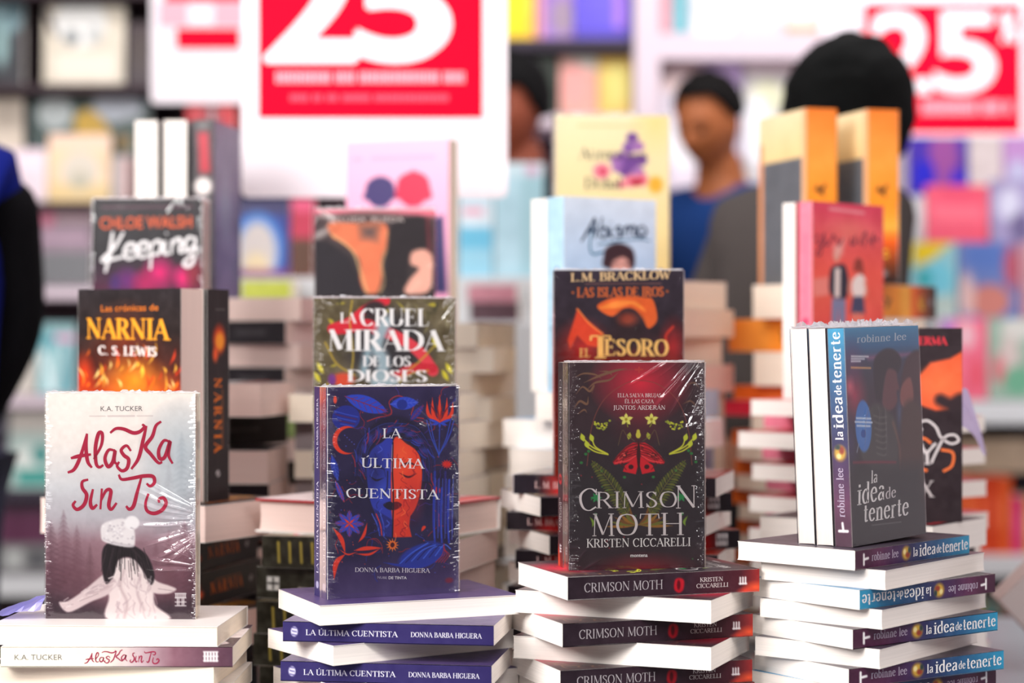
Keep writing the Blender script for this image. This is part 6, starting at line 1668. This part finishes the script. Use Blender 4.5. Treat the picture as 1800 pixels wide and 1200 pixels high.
# ------------------------------------------------------------------ shoppers
def skin_mesh(nodes, edges, levels=2):
    names = list(nodes); idx = {n: i for i, n in enumerate(names)}
    me = bpy.data.meshes.new('tmp'); me.from_pydata([nodes[n][0] for n in names], [(idx[a], idx[b]) for a, b in edges], [])
    o = bpy.data.objects.new('tmp', me); COL.objects.link(o)
    m = o.modifiers.new('skin', 'SKIN'); m.use_smooth_shade = True
    sv = me.skin_vertices[0].data if me.skin_vertices else None
    for i, n in enumerate(names):
        r = nodes[n][1]; r = (r, r) if not isinstance(r, tuple) else r
        sv[i].radius = r; sv[i].use_root = (i == 0)
    s = o.modifiers.new('sub', 'SUBSURF'); s.levels = levels
    dg = bpy.context.evaluated_depsgraph_get()
    out = bpy.data.meshes.new_from_object(o.evaluated_get(dg))
    bpy.data.objects.remove(o); bpy.data.meshes.remove(me)
    return out

def head_mesh():
    bm_ = bmesh.new(); bmesh.ops.create_icosphere(bm_, subdivisions=5, radius=1)
    for v in bm_.verts:
        x, y, z = v.co
        jaw = 1 - .30 * max(0, -z - .1)**1.2
        X = x * .074 * jaw; Y = y * .094 * (1 - .10 * max(0, -z)); Z = z * .116
        if y < 0:
            g = lambda cx, cz, sx, sz: math.exp(-((x - cx) / sx)**2 - ((z - cz) / sz)**2)
            Y -= .024 * g(0, -.18, .13, .16) + .012 * g(0, .0, .09, .22)
            Y += .012 * (g(.36, .06, .2, .13) + g(-.36, .06, .2, .13))
            Y -= .008 * g(0, -.5, .24, .09); Y -= .007 * g(0, -.84, .25, .12); Y += .004 * g(0, -.66, .2, .05)
            Y -= .006 * (g(.36, .24, .25, .07) + g(-.36, .24, .25, .07))
        ear = math.exp(-((y - .08) / .16)**2 - ((z + .05) / .24)**2) * max(0, abs(x) - .9) * 10
        X += math.copysign(.016 * ear, x) if ear > 0 else 0
        v.co = (X, Y, Z)
    me = bpy.data.meshes.new('tmp'); bm_.to_mesh(me); bm_.free()
    return me

def merge(meshes, voxel):
    bm_ = bmesh.new()
    for me, M in meshes:
        b = bmesh.new(); b.from_mesh(me); b.transform(M)
        t = bpy.data.meshes.new('t'); b.to_mesh(t); b.free(); bm_.from_mesh(t); bpy.data.meshes.remove(t)
    me = bpy.data.meshes.new('tmp'); bm_.to_mesh(me); bm_.free()
    o = bpy.data.objects.new('tmp', me); COL.objects.link(o)
    r = o.modifiers.new('r', 'REMESH'); r.mode = 'VOXEL'; r.voxel_size = voxel; r.use_smooth_shade = True
    s = o.modifiers.new('s', 'SMOOTH'); s.iterations = 3; s.factor = .5
    out = bpy.data.meshes.new_from_object(o.evaluated_get(bpy.context.evaluated_depsgraph_get()))
    bpy.data.objects.remove(o); bpy.data.meshes.remove(me)
    return out

HEAD = head_mesh()
def person(label, X, Y, yaw, scale, skin, hair, top, legs, lean=0, nod=0, turn=0, hair_size=1.0, arms=((0.02, 0.0), (0.02, 0.0)), tuck=0.0, bulk=0.0, sleeve=None, topname='jacket', hair_low=-.1):
    o = empty('person', (X, Y, 0), math.radians(yaw)); tag(o, label, 'person')
    o.scale = (scale,) * 3
    piv = Vector((0, 0, .92)); Rl = Matrix.Rotation(math.radians(lean), 3, 'X')
    up = lambda p: tuple(piv + Rl @ (Vector(p) - piv)) if p[2] > .92 else tuple(p)
    N = {'pelvis': ((0, 0, .92), (.15, .11)), 'waist': ((0, 0, 1.06), (.14, .10)), 'chest': ((0, 0, 1.24), (.165, .115)), 'top': ((0, 0, 1.37), (.13, .09)), 'nb': ((0, .01, 1.44), .062), 'neck': ((0, 0, 1.50), .062), 'hb': ((0, -.01, 1.56), .062)}
    E = [('pelvis', 'waist'), ('waist', 'chest'), ('chest', 'top'), ('top', 'nb'), ('nb', 'neck'), ('neck', 'hb')]
    A = {}; AE = []
    for sd, (fw, out) in zip((-1, 1), arms):
        k = 'l' if sd < 0 else 'r'
        A[k+'s'] = ((sd*.175, 0, 1.385), .062); A[k+'e'] = ((sd*(.225 + out), .02 - fw*.5, 1.12), .047)
        A[k+'w'] = ((sd*(.225 + out*.6 - tuck), -.04 - fw, .90 + fw*.5), .031); A[k+'h'] = ((sd*(.225 + out*.5 - tuck*1.3), -.07 - fw*1.15, .835 + fw*.55), (.042, .022))
        AE += [(k+'s', k+'e'), (k+'e', k+'w'), (k+'w', k+'h')]
        h = Vector(A[k+'h'][0])
        for q, (dx, L) in enumerate(((-.027, .062), (-.009, .074), (.009, .07), (.026, .055))):
            p0 = h + Vector((dx * .5 * sd, dx, -.03)); p1 = p0 + Vector((0, dx * .3 - .008, -L*.55)); p2 = p1 + Vector((-sd*.006, -.014, -L*.5))
            for t, p in enumerate((p0, p1, p2)): A[f'{k}f{q}{t}'] = (tuple(p), .0095)
            AE += [(k+'h', f'{k}f{q}0'), (f'{k}f{q}0', f'{k}f{q}1'), (f'{k}f{q}1', f'{k}f{q}2')]
        p0 = h + Vector((-sd*.012, -.036, .012)); p1 = p0 + Vector((-sd*.008, -.024, -.03)); p2 = p1 + Vector((0, -.006, -.028))
        for t, p in enumerate((p0, p1, p2)): A[f'{k}t{t}'] = (tuple(p), .011)
        AE += [(k+'h', f'{k}t0'), (f'{k}t0', f'{k}t1'), (f'{k}t1', f'{k}t2')]
    Lg = {}; LE = []
    for sd in (-1, 1):
        k = 'l' if sd < 0 else 'r'
        Lg[k+'hip'] = ((sd*.09, 0, .86), .095); Lg[k+'kn'] = ((sd*.1, -.01, .48), .062); Lg[k+'an'] = ((sd*.1, .02, .09), .042); Lg[k+'toe'] = ((sd*.11, -.13, .035), (.04, .03))
        LE += [('pelvis', k+'hip'), (k+'hip', k+'kn'), (k+'kn', k+'an'), (k+'an', k+'toe')]
    allN = {**N, **A, **Lg}
    allN = {n: ((up(p) if n[1:] not in ('hip', 'kn', 'an', 'toe') else p), r) for n, (p, r) in allN.items()}
    sk = skin_mesh(allN, E + [('top', 'ls'), ('top', 'rs')] + AE + LE)
    hc = Vector(up((0, -.045, 1.615)))
    MH = Matrix.Translation(hc) @ Matrix.Rotation(math.radians(turn), 4, 'Z') @ Matrix.Rotation(math.radians(lean + nod), 4, 'X')
    body = merge([(sk, Matrix.Identity(4)), (HEAD, MH)], .0065)
    body.name = 'body'
    m_skin = mat_plain('skin_tone', skin, .55, .05, 20)
    link('body', body, o, m_skin)
    # eyes
    for sx in (-.027, .027):
        bm_ = bmesh.new(); bmesh.ops.create_uvsphere(bm_, u_segments=16, v_segments=10, radius=.0115, matrix=MH @ Matrix.Translation((sx, -.072, .006)))
        me = bpy.data.meshes.new('eye'); bm_.to_mesh(me); bm_.free(); link('eye', me, o, mat_plain('eye_dark', (40, 28, 24), .2))
    # hair
    bm_ = bmesh.new(); bmesh.ops.create_icosphere(bm_, subdivisions=5, radius=1)
    hs = hair_size
    for v in bm_.verts:
        x, y, z = v.co
        n = fbm(np.array([x * 5 + y * 2.2 + 9]), np.array([z * 6 + y * 3.1 + 9]), 5)[0] - .5
        r = 1 + .10 * n
        fr = max(0, -y - .15)                     # face opening
        X_ = x * .088 * hs * r; Y_ = y * .108 * hs * r + .012; Z_ = z * .118 * hs * r + .022
        lim = hair_low * .116 + (.075 * min(1, fr * 2.2))
        if Z_ < lim: Z_ = lim + (Z_ - lim) * .12; k_ = max(.6, 1 - 9 * (lim - z * .118 * hs)); X_ *= k_ * .9; Y_ *= k_ * .9
        v.co = (X_, Y_, Z_)
    bm_.transform(MH)
    me = bpy.data.meshes.new('hair'); bm_.to_mesh(me); bm_.free()
    for p in me.polygons: p.use_smooth = True
    link('hair', me, o, mat_plain('hair_black', hair, .8, .2, 160, 0, .5, spec=.08))
    # clothes
    g = .022 + bulk
    add = lambda r, d: (r[0] + d, r[1] + d) if isinstance(r, tuple) else r + d
    J = {n: (up(N[n][0]), add(N[n][1], g)) for n in ('pelvis', 'waist', 'chest', 'top')}
    J['nb'] = (up((0, .008, 1.48)), .088)
    J['pelvis'] = ((0, 0, .87), (.17 + bulk, .13 + bulk))
    for k in 'lr': J[k+'s'] = (up(A[k+'s'][0]), .06 if sleeve else .082); J[k+'e'] = (up(A[k+'e'][0]), .05 if sleeve else .068)
    for k in 'lr': J[k+'w'] = (up(tuple(Vector(A[k+'w'][0]) + Vector((0, 0, .02)))), .034 if sleeve else .05)
    jm = skin_mesh(J, [('pelvis', 'waist'), ('waist', 'chest'), ('chest', 'top'), ('top', 'nb'), ('top', 'ls'), ('top', 'rs')] + ([('ls', 'le'), ('rs', 're'), ('le', 'lw'), ('re', 'rw')]))
    for p in jm.polygons: p.use_smooth = True
    mt = mat_plain('cloth_top', top, .9, .12, 60, 0, .4, spec=.1)
    jk = link(topname, jm, o, mt)
    if sleeve:
        for k in 'lr':
            S = {'a': (J[k+'s'][0], .078), 'b': (J[k+'e'][0], .058), 'c': (J[k+'w'][0], .056)}
            sm = skin_mesh(S, [('a', 'b'), ('b', 'c')])
            for p in sm.polygons: p.use_smooth = True
            link('sleeve', sm, o, mat_plain('cloth_sleeve', sleeve, .9, .12, 60, 0, .4, spec=.08))
    T_ = {'pelvis': ((0, 0, .95), (.15, .11)), **{k: (Lg[k][0], Lg[k][1] + .02) for k in ('lhip', 'lkn', 'rhip', 'rkn')}, 'lan': ((-.1, .02, .10), .065), 'ran': ((.1, .02, .10), .065)}
    tm = skin_mesh(T_, [('pelvis', 'lhip'), ('lhip', 'lkn'), ('lkn', 'lan'), ('pelvis', 'rhip'), ('rhip', 'rkn'), ('rkn', 'ran')])
    for p in tm.polygons: p.use_smooth = True
    link('trousers', tm, o, mat_plain('cloth_legs', legs, .85, .1, 60, 0, .3))
    for sd in (-1, 1):
        sh = skin_mesh({'h': ((sd*.1, .04, .05), (.05, .045)), 'm': ((sd*.105, -.06, .048), (.052, .042)), 't': ((sd*.112, -.16, .04), (.045, .035))}, [('h', 'm'), ('m', 't')])
        for p in sh.polygons: p.use_smooth = True
        link('shoe', sh, o, mat_plain('shoe_dark', (40, 38, 42), .5))
    return o
person('person in grey jacket with bushy black hair bent over behind the amber spines', .45, 3.58, 128, .93, (150, 98, 74), (10, 11, 11), (74, 68, 66), (40, 40, 46), lean=17, nod=12, hair_size=1.36, hair_low=-.75)
person('person in navy top with short black hair, looking down beside the white bookcase', XP(1284, 5.0), 5.0, -38, .985, (150, 84, 44), (16, 14, 14), (24, 52, 104), (50, 52, 60), lean=5, nod=14, hair_low=.1, topname='shirt')
person('person in black top with black hair, half hidden by the large sale sign', XP(912, 4.75), 4.75, -30, .99, (134, 66, 44), (14, 13, 14), (16, 16, 18), (40, 42, 50), nod=6, hair_size=1.06, hair_low=-.2, topname='shirt')
person('person in blue jacket with black sleeves cut off by the left frame edge', XP(-192, 3.25), 3.25, 4, .955, (176, 110, 84), (14, 13, 14), (14, 26, 110), (24, 26, 52), arms=((.1, .0), (-.14, -.03)), tuck=.16, bulk=.026, sleeve=(12, 11, 14))
